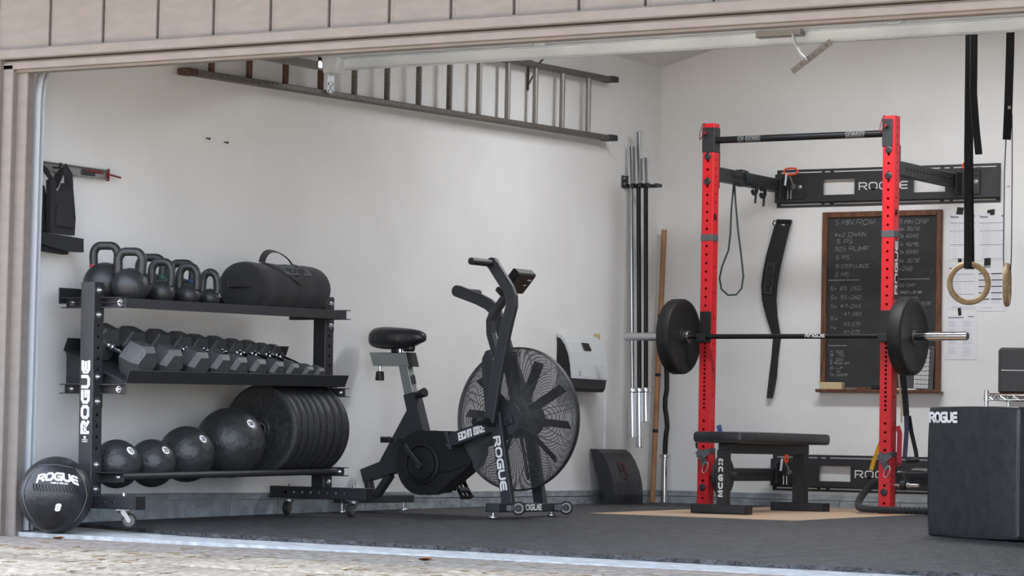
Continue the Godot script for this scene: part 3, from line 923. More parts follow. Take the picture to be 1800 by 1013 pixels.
func caster(t: Node3D, at: Vector3, yaw: float) -> void:
	var B := Basis(Vector3.UP, yaw)
	var st := S()
	box(st, at + Vector3(0, -0.003, 0), Vector3(0.062, 0.006, 0.062), 0.001, B)
	cyl(st, at + Vector3(0, -0.016, 0), at + Vector3(0, -0.005, 0), 0.026, 16)
	for e in [-1.0, 1.0]:
		var pl := []
		for p in [Vector2(-0.014, -0.014), Vector2(-0.035, -0.046), Vector2(-0.034, -0.060), Vector2(-0.020, -0.060), Vector2(-0.008, -0.040), Vector2(0.012, -0.014)]: pl.append(p)
		pl.reverse()
		extrude(st, pl, 0.003, Transform3D(B * Basis(Vector3.RIGHT, Vector3.UP, Vector3.BACK), at + B * Vector3(0, 0, 0.019 * e - 0.0015)))
	var c := B * Vector3(-0.026, -0.052, 0)
	cyl(st, at + c + B * Vector3(0, 0, -0.027), at + c + B * Vector3(0, 0, 0.027), 0.008, 8)
	var fork := mk("caster", st, M.fork, t)
	st = S()
	cyl(st, at + Vector3(0, 0.06, 0), at + Vector3(0, 0.074, 0), 0.009, 8, 0.0, 0.004)
	mk("caster_nut", st, M.bright, fork)
	st = S()
	lathe(st, [Vector2(0.008, -0.013), Vector2(0.024, -0.013), Vector2(0.031, -0.012), Vector2(0.034, -0.007), Vector2(0.034, 0.007), Vector2(0.031, 0.012), Vector2(0.024, 0.013), Vector2(0.008, 0.013)], axis_t(at + c, B * Vector3.BACK), 24)
	var wl := mk("wheel", st, M.tire, fork)
	for e in [-1.0, 1.0]:
		st = S()
		lathe(st, [Vector2(0.010, 0.0), Vector2(0.025, 0.0), Vector2(0.025, 0.0016), Vector2(0.021, 0.0022), Vector2(0.010, 0.0016)], axis_t(at + c + B * Vector3(0, 0, 0.0128 * e), B * Vector3.BACK * e), 24)
		mk("wheel_disc", st, M.aged, wl)

func rk(p: Vector3) -> Vector3:
	return RACK_AT + Basis(Vector3.RIGHT, RACK_TILT) * p

func hex_head(st: SurfaceTool, af: float, l: float, t: Transform3D) -> void:   # hexagonal head along local x from 0 to l, chamfered outer end
	var R := af / 2 / cos(PI / 6)
	var P := []
	for k in [[0.0, 0.94], [l * 0.08, 1.0], [l * 0.74, 1.0], [l, 0.72]]:
		var ring := []
		for i in 6: ring.append(t * Vector3(k[0], sin(PI / 3 * i) * R * k[1], cos(PI / 3 * i) * R * k[1]))
		P.append(ring)
	st.set_smooth_group(-1)
	for i in 3:
		for j in 6: quad(st, P[i][j], P[i + 1][j], P[i + 1][(j + 1) % 6], P[i][(j + 1) % 6])
	for j in range(1, 5):
		tri(st, P[3][0], P[3][j + 1], P[3][j])
		tri(st, P[0][0], P[0][j], P[0][j + 1])

func on_the_rack() -> void:
	# --- dumbbells, heaviest nearest the door
	var spec := [[0.744, 0.158, 0.108], [0.535, 0.148, 0.102], [0.325, 0.140, 0.097], [0.151, 0.132, 0.092], [0.004, 0.122, 0.087], [-0.154, 0.116, 0.083], [-0.31, 0.106, 0.077], [-0.445, 0.100, 0.072], [-0.578, 0.088, 0.064], [-0.677, 0.082, 0.058]]
	var order := ["nearest the door, with its chrome handle showing", "second from the door", "third from the door", "fourth from the door", "fifth from the door", "fifth from the far end", "fourth from the far end", "third from the far end", "second from the far end", "the smallest, at the far end"]
	var tb := Basis(Vector3.RIGHT, RACK_TILT) * Basis(Vector3.BACK, -0.378)
	for i in spec.size():
		var z: float = spec[i][0]; var af: float = spec[i][1]; var hl: float = spec[i][2]
		var o := rk(Vector3(-0.018, 0.7335, z)) + tb * Vector3(0, af / 2, 0)
		var t := thing("hex_dumbbell", "grey rubber hex dumbbell on the tilted tray, " + order[i], "dumbbell", o, Vector3.ZERO, "hex dumbbells on the tilted tray")
		t.basis = tb
		var st := S()
		var hx := 0.178 - hl
		lathe(st, [Vector2(0.0, -hx - 0.01), Vector2(0.014, -hx - 0.01), Vector2(0.0145, -0.05), Vector2(0.0175, 0.0), Vector2(0.0145, 0.05), Vector2(0.014, hx + 0.01), Vector2(0, hx + 0.01)], axis_t(Vector3.ZERO, Vector3.RIGHT), 14)
		for e in [-1.0, 1.0]:
			for r in 2: lathe(st, [Vector2(0.014, -0.006), Vector2(0.021, -0.005), Vector2(0.021, 0.005), Vector2(0.014, 0.006)], axis_t(Vector3(e * (hx - 0.008 - 0.024 * r), 0, 0), Vector3.RIGHT), 14)
		mk("handle", st, M.chrome, t)
		for e in [1.0, -1.0]:
			st = S()
			hex_head(st, af, hl, Transform3D(Basis.IDENTITY if e > 0 else Basis(Vector3.UP, PI), Vector3(hx * e, 0, 0)))
			mk("head", st, M.hexrub, t)
	# --- kettlebells: x, z, ball radius, height, handle width, band
	var kb := [
		[0.085, 0.765, 0.088, 0.258, 0.148, "", "large black kettlebell at the front edge of the top shelf, first beside the rack post"],
		[0.095, 0.545, 0.064, 0.220, 0.126, "", "medium black kettlebell at the front edge of the shelf, second from the rack post"],
		[0.10, 0.345, 0.057, 0.208, 0.116, "", "smaller black kettlebell at the front edge of the shelf, third from the rack post"],
		[0.10, 0.175, 0.049, 0.188, 0.100, "", "smallest black kettlebell on the top shelf, beside the black duffel bag"],
		[-0.085, 0.735, 0.104, 0.290, 0.150, "redband", "largest kettlebell with red handle bands, behind the rack post"],
		[-0.10, 0.375, 0.086, 0.252, 0.150, "green", "black kettlebell with green bands, in the back row of the top shelf"],
		[-0.10, 0.136, 0.078, 0.236, 0.142, "blue", "black kettlebell with blue bands, in the back row beside the duffel bag"]]
	for k in kb:
		var r: float = k[2]; var h: float = k[3]; var w: float = k[4]
		var tr := 0.0165 + w * 0.022
		var t := thing("kettlebell", k[6], "kettlebell", rk(Vector3(k[0], 1.0235, k[1])), Vector3(RACK_TILT, 0.36, 0), "kettlebells on the top shelf")
		var st := S()
		var p := []
		var y0 := -0.86
		for i in 15:
			var a := lerpf(asin(y0), PI / 2, float(i) / 14)
			p.append(Vector2(cos(a) * r, r * (0.86 + sin(a))))
		p.push_front(Vector2(0, 0))
		p[p.size() - 1].x = 0.0
		lathe(st, p, Transform3D.IDENTITY, 28, 50.0)
		var body := mk("body", st, M.iron, t)
		var cy := r * 0.86
		st = S()
		letters(st, "ROGUE", r * 0.8, r * 0.24, onball(Vector3(0, cy, 0), r, Vector3(r * 0.25, cy - r * 0.05, r), Vector3.UP), 0.2, 0.3, 0.0012)
		mk("embossed_lettering", st, M.plastic, body)
		st = S()
		var hw := w / 2 - tr + 0.004
		var foot := w * 0.36
		var pts := [Vector3(-foot, cy + r * 0.55, 0), Vector3(-foot * 1.06, cy + r * 0.95, 0), Vector3(-hw, lerpf(cy + r, h - tr, 0.35), 0)]
		for i in 9:
			var a := PI - PI / 2 * i / 8.0
			pts.append(Vector3(-hw + 0.036 + 0.036 * cos(a), h - tr - 0.045 + 0.045 * sin(a), 0))
		var half := pts.duplicate()
		half.reverse()
		for q in half: pts.append(Vector3(-q.x, q.y, q.z))
		tube(st, pts, tr, 14)
		mk("handle", st, M.iron, t)
		if k[5]:
			for e in [-1.0, 1.0]:
				st = S()
				var d := Vector3(e * foot * 0.06, r * 0.4, 0).normalized()
				cyl(st, Vector3(e * foot * 1.03, cy + r * 0.78, 0) - d * 0.008, Vector3(e * foot * 1.05, cy + r * 0.78, 0) + d * 0.010, tr + 0.0012, 14)
				mk("color_band", st, M[k[5]], t)
	# --- the duffel-shaped sandbag
	var t := thing("sandbag", "black fabric sandbag with carry straps and grey name patch on the top shelf", "sandbag", rk(Vector3(0.01, 1.0235, -0.50)), Vector3(RACK_TILT, 0, 0))
	var st := S()
	var R := 0.122
	var prof := []
	for i in 9: prof.append(Vector2(R * sin(PI / 2 * i / 8.0) ** 0.5, -0.305 + 0.04 * (1 - cos(PI / 2 * i / 8.0))))
	for i in 12: prof.append(Vector2(R * (1.0 + 0.025 * sin(i * 1.9)), lerpf(-0.25, 0.265, i / 11.0)))
	prof.append_array([Vector2(R * 1.0, 0.285), Vector2(R * 0.985, 0.297), Vector2(R * 0.95, 0.303), Vector2(R * 0.8, 0.309), Vector2(R * 0.5, 0.315), Vector2(0.0, 0.318)])
	prof[0].x = 0.0
	prof[prof.size() - 1].x = 0.0
	lathe(st, prof, Transform3D(Basis.from_scale(Vector3(1.14, 0.98, 1.0)) * Basis(Vector3.RIGHT, PI / 2), Vector3(0, R * 0.98, 0)), 32, 75.0)
	mk("bag_body", st, M.nylon, t)
	var around := func(a: float, z: float, k := 1.0) -> Vector3: return Vector3(sin(a) * R * 1.14 * k, R * 0.98 + cos(a) * R * 0.98 * k, z)
	st = S()   # webbing: a carry strap that rises over the top, and two that run along the side
	var pts := []
	for i in 13:
		var f := i / 12.0
		pts.append(around.call(0.15 - 0.2 * sin(PI * f), lerpf(0.16, -0.1, f), 1.03) + Vector3(0, 0.062 * sin(PI * f) ** 0.7, 0))
	sweep(st, pts, rect(0.032, 0.005), false, false, Vector3(0.35, 1, 0))
	mk("carry_handle", st, M.nylon, t)
	for q in [[0.16, 0.1], [-0.1, -0.06]]:
		st = S()
		pts = []
		for i in 9: pts.append(around.call(lerpf(0.15, 1.35, i / 8.0), q[0] - (q[0] - q[1]) * 3.0 * (i / 8.0) ** 2, 1.035))
		sweep(st, pts, rect(0.004, 0.03), false, false, Vector3.BACK)
		mk("strap", st, M.nylon, t)
	st = S()
	pts = []
	for i in 9: pts.append(Vector3(lerpf(-0.07, 0.07, i / 8.0), R * 0.98 + 0.01, 0.314 + 0.028 * sin(PI * i / 8.0) ** 0.5))
	sweep(st, pts, rect(0.004, 0.03), false, false, Vector3.UP)
	mk("end_handle", st, M.nylon, t)
	st = S()
	for i in 6:
		var a0 := lerpf(0.62, 1.02, i / 6.0); var a1 := lerpf(0.62, 1.02, (i + 1) / 6.0)
		quad(st, around.call(a0, 0.09, 1.05), around.call(a1, 0.09, 1.05), around.call(a1, -0.13, 1.05), around.call(a0, -0.13, 1.05))
		quad(st, around.call(a0, 0.09, 1.03), around.call(a0, -0.13, 1.03), around.call(a1, -0.13, 1.03), around.call(a1, 0.09, 1.03))
	var patch := mk("name_patch", st, M.patch, t)
	st = S()
	letters(st, "ROGUE", 0.18, 0.034, func(x: float, y: float) -> Array:
		var a := 0.82 - y / R
		return [around.call(a, -0.02 - x, 1.055), Vector3(sin(a), cos(a), 0)], 0.22, 0.3)
	mk("lettering", st, M.black, patch)
	# --- slam balls on the rails
	var sb := [[0.735, 0.113, "10", "small slam ball marked 10 on the bottom rails, right beside the near rack post"], [0.472, 0.113, "20", "small slam ball marked 20 between two other black balls on the rails"], [0.205, 0.134, "30", "medium slam ball marked 30, resting against the largest black ball"], [-0.142, 0.171, "100", "largest black slam ball, marked 100, beside the bumper plates"]]
	for b in sb:
		var r: float = b[1]
		var y := 0.23 + sqrt((r + 0.0168) ** 2 - 0.118 ** 2)
		t = thing("slam_ball", b[3], "ball", rk(Vector3(0, y, b[0])), Vector3.ZERO, "slam balls on the bottom rails")
		st = S()
		ball(st, Vector3.ZERO, Vector3.ONE * r, Basis(Vector3(1, 0.3, 0.5).normalized(), 0.7), 40)
		var bd := mk("shell", st, M.slam, t)
		st = S()
		var c := Vector3(0.62, 0.42, 0.1).normalized() * r
		var f := onball(Vector3.ZERO, r, c, Vector3.UP)
		var k := 0.021 if r < 0.15 else 0.024
		for i in 24:
			var a := TAU * i / 24; var a2 := TAU * (i + 1) / 24
			var p0: Array = f.call(0, 0); var p1: Array = f.call(cos(a) * k, sin(a) * k); var p2: Array = f.call(cos(a2) * k, sin(a2) * k)
			tri(st, p0[0] + p0[1] * 0.0008, p1[0] + p1[1] * 0.0008, p2[0] + p2[1] * 0.0008)
		var lab := mk("weight_mark", st, M.print, bd)
		st = S()
		letters(st, b[2], 0.026 if b[2].length() < 3 else 0.032, 0.022, f, 0.17, 0.25, 0.0016)
		mk("numerals", st, M.black, lab)
	# --- bumper plates standing on the rails
	var z := -0.385
	var ws := [0.062, 0.056, 0.05, 0.054, 0.06, 0.068, 0.066, 0.06]
	var nm := ["with raised panels beside the largest slam ball", "second from the largest slam ball", "third from the largest slam ball", "fourth from the largest slam ball", "fourth from the far rack post", "third from the far rack post", "second from the far rack post", "last, beside the far rack post"]
	for i in ws.size():
		var w: float = ws[i]
		t = thing("bumper_plate", "black bumper plate standing on the bottom rails, " + nm[i], "weight plate", rk(Vector3(0, 0.23 + sqrt(0.2418 ** 2 - 0.118 ** 2), z - w / 2)), Vector3(RACK_TILT, 0, 0), "bumper plates on the bottom rails")
		plate(t, 0.225, w - 0.004, Vector3.BACK, i == 0)
		z -= w

func plate(t: Node3D, R: float, w: float, axis: Vector3, panels := false, c := Vector3.ZERO, mat: Material = null) -> void:   # a bumper plate centred on c
	var st := S()
	var h := w / 2
	var m := axis_t(c, axis)
	lathe(st, [Vector2(0.0265, -h + 0.004), Vector2(0.05, -h + 0.004), Vector2(0.055, -h + 0.008), Vector2(R - 0.05, -h + 0.008), Vector2(R - 0.035, -h), Vector2(R - 0.018, -h), Vector2(R - 0.006, -h + 0.005), Vector2(R, -h + 0.016), Vector2(R, h - 0.016), Vector2(R - 0.006, h - 0.005), Vector2(R - 0.018, h), Vector2(R - 0.035, h), Vector2(R - 0.05, h - 0.008), Vector2(0.055, h - 0.008), Vector2(0.05, h - 0.004), Vector2(0.0265, h - 0.004), Vector2(0.0265, -h + 0.004)], m, 64)
	var b := mk("plate_body", st, mat if mat else M.rubber, t)
	for e in [-1.0, 1.0]:
		st = S()
		var pr := [Vector2(0.0255, h - 0.006), Vector2(0.036, h - 0.006), Vector2(0.036, h - 0.002), Vector2(0.0255, h - 0.002), Vector2(0.0255, h - 0.006)]
		lathe(st, pr, m * Transform3D(Basis(Vector3.RIGHT, 0.0 if e > 0 else PI), Vector3.ZERO), 24)
		mk("hub_ring", st, M.aged, b)
	if panels:
		for k in 3:
			st = S()
			var a0 := -0.62 + TAU * k / 3
			var pl := []
			for i in 9: pl.append(Vector2(cos(a0 + 0.8 * i / 8.0), sin(a0 + 0.8 * i / 8.0)) * (R - 0.055))
			for i in 9: pl.append(Vector2(cos(a0 + 0.8 - 0.8 * i / 8.0), sin(a0 + 0.8 - 0.8 * i / 8.0)) * 0.09)
			extrude(st, pl, 0.006, Transform3D(Basis.IDENTITY, c + Vector3(0, 0, h - 0.010)), 0.0015)
			mk("raised_panel", st, M.rubber, b)

# ---------------------------------------------------------------- the fan bike: x forwards, z towards the door
func loft(st: SurfaceTool, rings: Array, smooth := true) -> void:   # closed loops, counter-clockwise seen against the direction of travel
	sg += 1
	st.set_smooth_group(sg if smooth else -1)
	var m: int = rings[0].size()
	for i in rings.size() - 1:
		for j in m:
			var k := (j + 1) % m
			quad(st, rings[i][j], rings[i][k], rings[i + 1][k], rings[i + 1][j])
	for j in range(1, m - 1):
		tri(st, rings[0][0], rings[0][j + 1], rings[0][j])
		tri(st, rings[-1][0], rings[-1][j], rings[-1][j + 1])

func air_bike() -> void:
	var t := thing("air_bike", "black fan bike with a large round wire fan cage and black saddle", "exercise bike", Vector3(0.59, -0.022, 3.425), Vector3(0, -0.045, 0))
	var st: SurfaceTool
	var at_z := func(z: float) -> Transform3D: return Transform3D(Basis.IDENTITY, Vector3(0, 0, z))
	# stabilizers and their feet
	st = S(); box(st, Vector3(0.49, 0.049, -0.017), Vector3(0.08, 0.045, 0.64), 0.004)
	var fs := mk("front_stabilizer", st, M.bikesteel, t)
	st = S()
	letters(st, "ROGUE", 0.19, 0.032, flat(Vector3(0.53, 0.05, -0.01), Vector3.FORWARD, Vector3.UP), 0.24, 0.34)
	mk("lettering", st, M.print, fs)
	for z in [0.17, -0.285]:
		st = S()
		box(st, Vector3(0.545, 0.047, z + 0.035), Vector3(0.03, 0.03, 0.05), 0.003)
		mk("wheel_bracket", st, M.patch, fs)
		st = S()
		lathe(st, [Vector2(0.0, -0.012), Vector2(0.03, -0.012), Vector2(0.036, -0.008), Vector2(0.036, 0.008), Vector2(0.03, 0.012), Vector2(0.012, 0.012), Vector2(0.01, 0.016), Vector2(0, 0.016)], axis_t(Vector3(0.568, 0.047, z), Vector3(0.5, 0, 0.86)), 24)
		var tw := mk("transport_wheel", st, M.plastic, fs)
		st = S()
		lathe(st, [Vector2(0.020, 0.0), Vector2(0.026, 0.0), Vector2(0.025, 0.002), Vector2(0.020, 0.002), Vector2(0.020, 0.0)], axis_t(Vector3(0.568, 0.047, z) + Vector3(0.5, 0, 0.86) * 0.0123, Vector3(0.5, 0, 0.86)), 20)
		mk("wheel_ring", st, M.alu, tw)
	st = S(); box(st, Vector3(-0.485, 0.067, -0.02), Vector3(0.06, 0.042, 0.66), 0.004)
	mk("rear_stabilizer", st, M.bikesteel, t)
	for p in [Vector3(0.485, 0, 0.28), Vector3(0.485, 0, -0.27), Vector3(-0.485, 0, 0.27), Vector3(-0.485, 0, -0.29)]:
		st = S()
		var y: float = fl(0.5, 3.425 + p.z) + 0.022
		cyl(st, Vector3(p.x, y, p.z), Vector3(p.x, y + 0.012, p.z), 0.027, 18, 0.003)
		cyl(st, Vector3(p.x, y + 0.01, p.z), Vector3(p.x, 0.05, p.z), 0.007, 8)
		mk("levelling_foot", st, M.bright, t)
	# frame
	st = S()
	extrude(st, [Vector2(-0.270, 0.624), Vector2(-0.246, 0.543), Vector2(-0.408, 0.283), Vector2(-0.419, 0.266), Vector2(-0.545, 0.223), Vector2(-0.524, 0.158), Vector2(-0.30, 0.217), Vector2(-0.1, 0.2), Vector2(-0.05, 0.35), Vector2(-0.137, 0.437), Vector2(-0.204, 0.642)], 0.07, at_z.call(-0.035), 0.004)
	mk("frame", st, M.bikesteel, t)
	for q in [[Vector3(-0.515, 0.17, 0), Vector3(-0.49, 0.085, 0)], [Vector3(-0.365, 0.20, 0), Vector3(-0.455, 0.085, 0)]]:
		st = S()
		beam(st, q[0], q[1], 0.05, 0.034, 0.003, Vector3.RIGHT)
		mk("strut", st, M.bikesteel, t)
	st = S(); beam(st, Vector3(-0.235, 0.60, 0), Vector3(-0.287, 0.79, 0), 0.05, 0.058, 0.003, Vector3.RIGHT)
	var post := mk("seat_post", st, M.brushed, t)
	st = S()
	for i in 2:
		cyl(st, Vector3(-0.238 - 0.018 * i, 0.69 + 0.055 * i, 0.0), Vector3(-0.228 - 0.018 * i, 0.6925 + 0.055 * i, 0), 0.008, 12)
	st = S(); box(st, Vector3(-0.225, 0.71, 0.0), Vector3(0.004, 0.05, 0.02), 0.001, Basis(Vector3.BACK, 0.27))
	mk("scale_mark", st, M.dark, post)
	st = S(); extrude(st, [Vector2(-0.500, 0.852), Vector2(-0.472, 0.780), Vector2(-0.232, 0.779), Vector2(-0.255, 0.851)], 0.075, at_z.call(-0.0375), 0.003)
	mk("seat_slider", st, M.brushed, t)
	st = S(); extrude(st, [Vector2(-0.256, 0.853), Vector2(-0.233, 0.777), Vector2(-0.223, 0.777), Vector2(-0.246, 0.853)], 0.079, at_z.call(-0.0395))
	mk("slider_cap", st, M.plastic, t)
	# saddle
	var rings := []
	for q in [[-0.488, 0.045, 0.922, 0.055], [-0.478, 0.078, 0.926, 0.085], [-0.45, 0.100, 0.930, 0.104], [-0.40, 0.108, 0.930, 0.110], [-0.34, 0.095, 0.928, 0.106], [-0.29, 0.070, 0.927, 0.102], [-0.24, 0.050, 0.930, 0.088], [-0.20, 0.040, 0.935, 0.066], [-0.172, 0.030, 0.934, 0.044], [-0.162, 0.014, 0.930, 0.022]]:
		var ring := []
		for i in 20:
			var a := TAU * i / 20
			var c := cos(a); var s := sin(a)
			ring.append(Vector3(q[0], q[2] + signf(s) * absf(s) ** 0.75 * q[3] * 0.55, -signf(c) * absf(c) ** 0.8 * q[1]))
		ring.reverse()
		rings.append(ring)
	st = S(); loft(st, rings)
	var sd := mk("saddle", st, M.leather, t)
	st = S()
	box(st, Vector3(-0.345, 0.865, 0), Vector3(0.05, 0.03, 0.045), 0.006)
	box(st, Vector3(-0.265, 0.875, 0), Vector3(0.06, 0.035, 0.05), 0.01)
	mk("saddle_clamp", st, M.plastic, sd)
	st = S(); cyl(st, Vector3(-0.315, 0.85, 0.01), Vector3(-0.315, 0.895, 0.01), 0.011, 12)
	mk("saddle_pin", st, M.chrome, sd)
	for q in [[Vector3(-0.452, 0.782, 0), Vector3(-0.452, 0.752, 0), Vector3(-0.452, 0.702, 0)], [Vector3(-0.215, 0.622, 0.0), Vector3(-0.192, 0.628, 0.005), Vector3(-0.142, 0.642, 0.012)]]:
		st = S()
		cyl(st, q[1], q[2], 0.022, 10, 0.004, 0.026)
		var kn := mk("adjusting_knob", st, M.plastic, t)
		st = S(); cyl(st, q[0], q[1], 0.008, 10)
		mk("knob_shaft", st, M.chrome, kn)
	# chain cover and crank
	var pl := []
	for i in 19:
		var a := PI * 0.44 + PI * 1.17 * i / 18.0
		pl.append(Vector2(-0.125 + cos(a) * 0.163, 0.268 + sin(a) * 0.172))
	pl.append_array([Vector2(-0.02, 0.112), Vector2(0.19, 0.262), Vector2(0.215, 0.33), Vector2(0.19, 0.40), Vector2(0.065, 0.437)])
	st = S(); extrude(st, pl, 0.13, at_z.call(-0.07), 0.016)
	var cov := mk("chain_cover", st, M.plastic, t)
	st = S()
	lathe(st, [Vector2(0.0, 0.0), Vector2(0.113, 0.0), Vector2(0.110, 0.012), Vector2(0.096, 0.015), Vector2(0.092, 0.006), Vector2(0.086, 0.005), Vector2(0.084, 0.014), Vector2(0.07, 0.016), Vector2(0.0, 0.017)], axis_t(Vector3(-0.118, 0.262, 0.058), Vector3.BACK), 40)
	mk("cover_disc", st, M.plastic, cov)
	st = S(); tube(st, [Vector3(-0.03, 0.215, 0.062), Vector3(0.06, 0.23, 0.062), Vector3(0.195, 0.275, 0.06)], 0.005, 6)
	mk("cover_seam", st, M.plastic, cov)
	for e in [1.0, -1.0]:
		st = S()
		var hub := Vector3(-0.118, 0.255, 0.075 * e)
		var tip := Vector3(-0.212, 0.385, 0.135) if e > 0 else Vector3(-0.03, 0.125, -0.135)
		cyl(st, Vector3(hub.x, hub.y, 0.06 * e), Vector3(hub.x, hub.y, 0.098 * e), 0.02, 14)
		sweep(st, [hub + Vector3(0, 0, 0.012 * e), hub.lerp(tip, 0.35) + Vector3(0, 0, 0.01 * e), tip], rect(0.026, 0.016, 0.004), false, false, Vector3.BACK)
		mk("crank_arm", st, M.bikesteel, t)
		pedal(t, tip + Vector3(0, 0, 0.065 * e), Basis.IDENTITY if e > 0 else Basis(Vector3.BACK, -1.0))
	# the fan: hub, blades, wire guard
	var fc := Vector3(0.442, 0.506, 0)
	st = S()
	cyl(st, fc + Vector3(0, 0, -0.06), fc + Vector3(0, 0, 0.06), 0.1, 32, 0.01)
	var fan := mk("fan_hub", st, M.plastic, t)
	for k in 10:
		st = S()
		var a := deg_to_rad(67.0 + 36.0 * k)
		var d := Vector3(cos(a), sin(a), 0)
		var B := Basis(d, Vector3(-d.y, d.x, 0), Vector3.BACK)
		box(st, fc + d * 0.195, Vector3(0.25, 0.054, 0.005), 0.0015, B * Basis(Vector3.RIGHT, 0.75))
		mk("fan_blade", st, M.plastic, fan)
	var g := S()
	for e in [1.0, -1.0]:
		for i in 42:
			var f := i / 41.0
			var r := lerpf(0.098, 0.370, f)
			var z: float = e * 0.118 * (1.0 - 0.86 * f ** 3.2)
			var pts := []
			for j in 56: pts.append(fc + Vector3(cos(TAU * j / 56) * r, sin(TAU * j / 56) * r, z))
			sweep(g, pts, circ(0.0016, 4), true, true, Vector3.BACK)
		for k in 10:
			var a := deg_to_rad(49.0 + 36.0 * k)
			var d := Vector3(cos(a), sin(a), 0)
			var pts := []
			for i in 8:
				var f := i / 7.0
				pts.append(fc + d * lerpf(0.09, 0.368, f) + Vector3(0, 0, e * (0.118 * (1.0 - 0.86 * f ** 3.2) - 0.002)))
			sweep(g, pts, circ(0.0022, 5), false)
	var wg := mk("wire_guard", g, M.wire, t)
	wg.set_meta("kind", "stuff")
	st = S()
	lathe(st, [Vector2(0.366, -0.014), Vector2(0.373, -0.014), Vector2(0.375, -0.010), Vector2(0.375, 0.010), Vector2(0.373, 0.014), Vector2(0.366, 0.014), Vector2(0.366, -0.014)], axis_t(fc, Vector3.BACK), 72)
	mk("guard_rim", st, M.steel, t)
	for e in [1.0, -1.0]:
		st = S()
		lathe(st, [Vector2(0, 0), Vector2(0.094, 0), Vector2(0.092, 0.006), Vector2(0.0, 0.008)], axis_t(fc + Vector3(0, 0, 0.114 * e), Vector3.BACK * e), 36)
		mk("hub_cover", st, M.bikesteel, t)
		# leg, fork plate, axle plate
		st = S()
		beam(st, Vector3(0.404, 0.535, 0.152 * e), Vector3(0.494, 0.062, 0.152 * e), 0.036, 0.066, 0.004, Vector3.RIGHT)
		var lg := mk("leg", st, M.bikesteel, t)
		if e > 0:
			st = S()
			var d := Vector3(0.090, -0.473, 0).normalized()
			letters(st, "ROGUE", 0.285, 0.043, flat(Vector3(0.450, 0.275, 0.170), d, Vector3(-d.y, d.x, 0)), 0.25, 0.36)
			mk("lettering", st, M.print, lg)
		st = S()
		extrude(st, [Vector2(0.342, 0.862), Vector2(0.318, 0.855), Vector2(0.298, 0.818), Vector2(0.296, 0.768), Vector2(0.330, 0.49), Vector2(0.40, 0.49), Vector2(0.374, 0.706), Vector2(0.352, 0.80)], 0.02, at_z.call(0.122 * e - 0.01), 0.003)
		mk("fork_plate", st, M.bikesteel, t)
		st = S()
		box(st, fc + Vector3(0.022, -0.01, 0.132 * e), Vector3(0.06, 0.045, 0.012), 0.003, Basis(Vector3.BACK, 0.3))
		var ap := mk("axle_plate", st, M.bikesteel, t)
		put_bolt(ap, fc + Vector3(0.02, -0.012, 0.138 * e), Vector3.BACK * e, 0.012, 0.012, M.steel)
		# side bar with the model name, foot peg
		st = S()
		beam(st, Vector3(0.128, 0.388, 0.157 * e), Vector3(0.392, 0.470, 0.157 * e), 0.032, 0.070, 0.004, Vector3(-0.3, 0.95, 0))
		var sb := mk("side_bar", st, M.bikesteel, t)
		if e > 0:
			st = S()
			var d := Vector3(0.955, 0.297, 0)
			letters(st, "eCHo BIKe", 0.172, 0.042, flat(Vector3(0.268, 0.432, 0.173), d, Vector3(-0.16, 0.985, 0)), 0.22, 0.3)
			mk("lettering", st, M.print, sb)
		st = S(); box(st, Vector3(0.122, 0.388, 0.157 * e), Vector3(0.016, 0.1, 0.045), 0.003, Basis(Vector3.BACK, 0.3))
		mk("bar_flange", st, M.bikesteel, sb)
		put_bolt(sb, Vector3(0.106, 0.42, 0.165 * e), Vector3.LEFT, 0.007, 0.006)
		put_bolt(sb, Vector3(0.118, 0.362, 0.165 * e), Vector3.LEFT, 0.007, 0.006)
		st = S(); cyl(st, Vector3(0.40, 0.487, 0.2 * e), Vector3(0.40, 0.487, 0.345 * e), 0.021, 18, 0.004)
		mk("foot_peg", st, M.plastic, t)
		st = S(); cyl(st, Vector3(0.40, 0.487, 0.16 * e), Vector3(0.40, 0.487, 0.2 * e), 0.024, 18, 0.003)
		mk("pivot_collar", st, M.steel, t)
	# mast, monitor
	st = S()
	sweep(st, [Vector3(0.345, 0.78, 0), Vector3(0.29, 0.87, 0), Vector3(0.262, 0.95, 0), Vector3(0.258, 1.02, 0), Vector3(0.272, 1.05, 0), Vector3(0.395, 1.20, 0)], rect(0.034, 0.05, 0.005), false, false, Vector3.BACK)
	mk("mast", st, M.bikesteel, t)
	st = S()
	var mb := Basis(Vector3.BACK, -0.72)
	box(st, Vector3(0.425, 1.225, 0), Vector3(0.05, 0.135, 0.175), 0.008, mb)
	box(st, Vector3(0.355, 1.17, 0), Vector3(0.05, 0.03, 0.15), 0.006, mb)
	var mo := mk("monitor", st, M.plastic, t)
	st = S()
	for i in 2: box(st, Vector3(0.425, 1.225, 0) + mb * Vector3(0.0255, 0.03 - 0.035 * i, -0.05 + 0.01 * i), Vector3(0.001, 0.008, 0.035 - 0.012 * i), 0.0, mb)
	mk("lettering", st, M.print, mo)
	# the two swinging arms and their grips
	var arms := [[[Vector2(0.403, 0.487), Vector2(0.435, 0.69), Vector2(0.478, 0.904), Vector2(0.510, 1.03), Vector2(0.526, 1.085), Vector2(0.524, 1.130), Vector2(0.505, 1.170), Vector2(0.475, 1.210), Vector2(0.402, 1.305)], 0.205, 1.0], [[Vector2(0.40, 0.487), Vector2(0.30, 0.72), Vector2(0.23, 0.88), Vector2(0.194, 0.975), Vector2(0.178, 1.03), Vector2(0.150, 1.082), Vector2(0.105, 1.118), Vector2(0.04, 1.146), Vector2(-0.095, 1.190)], -0.205, -1.0]]
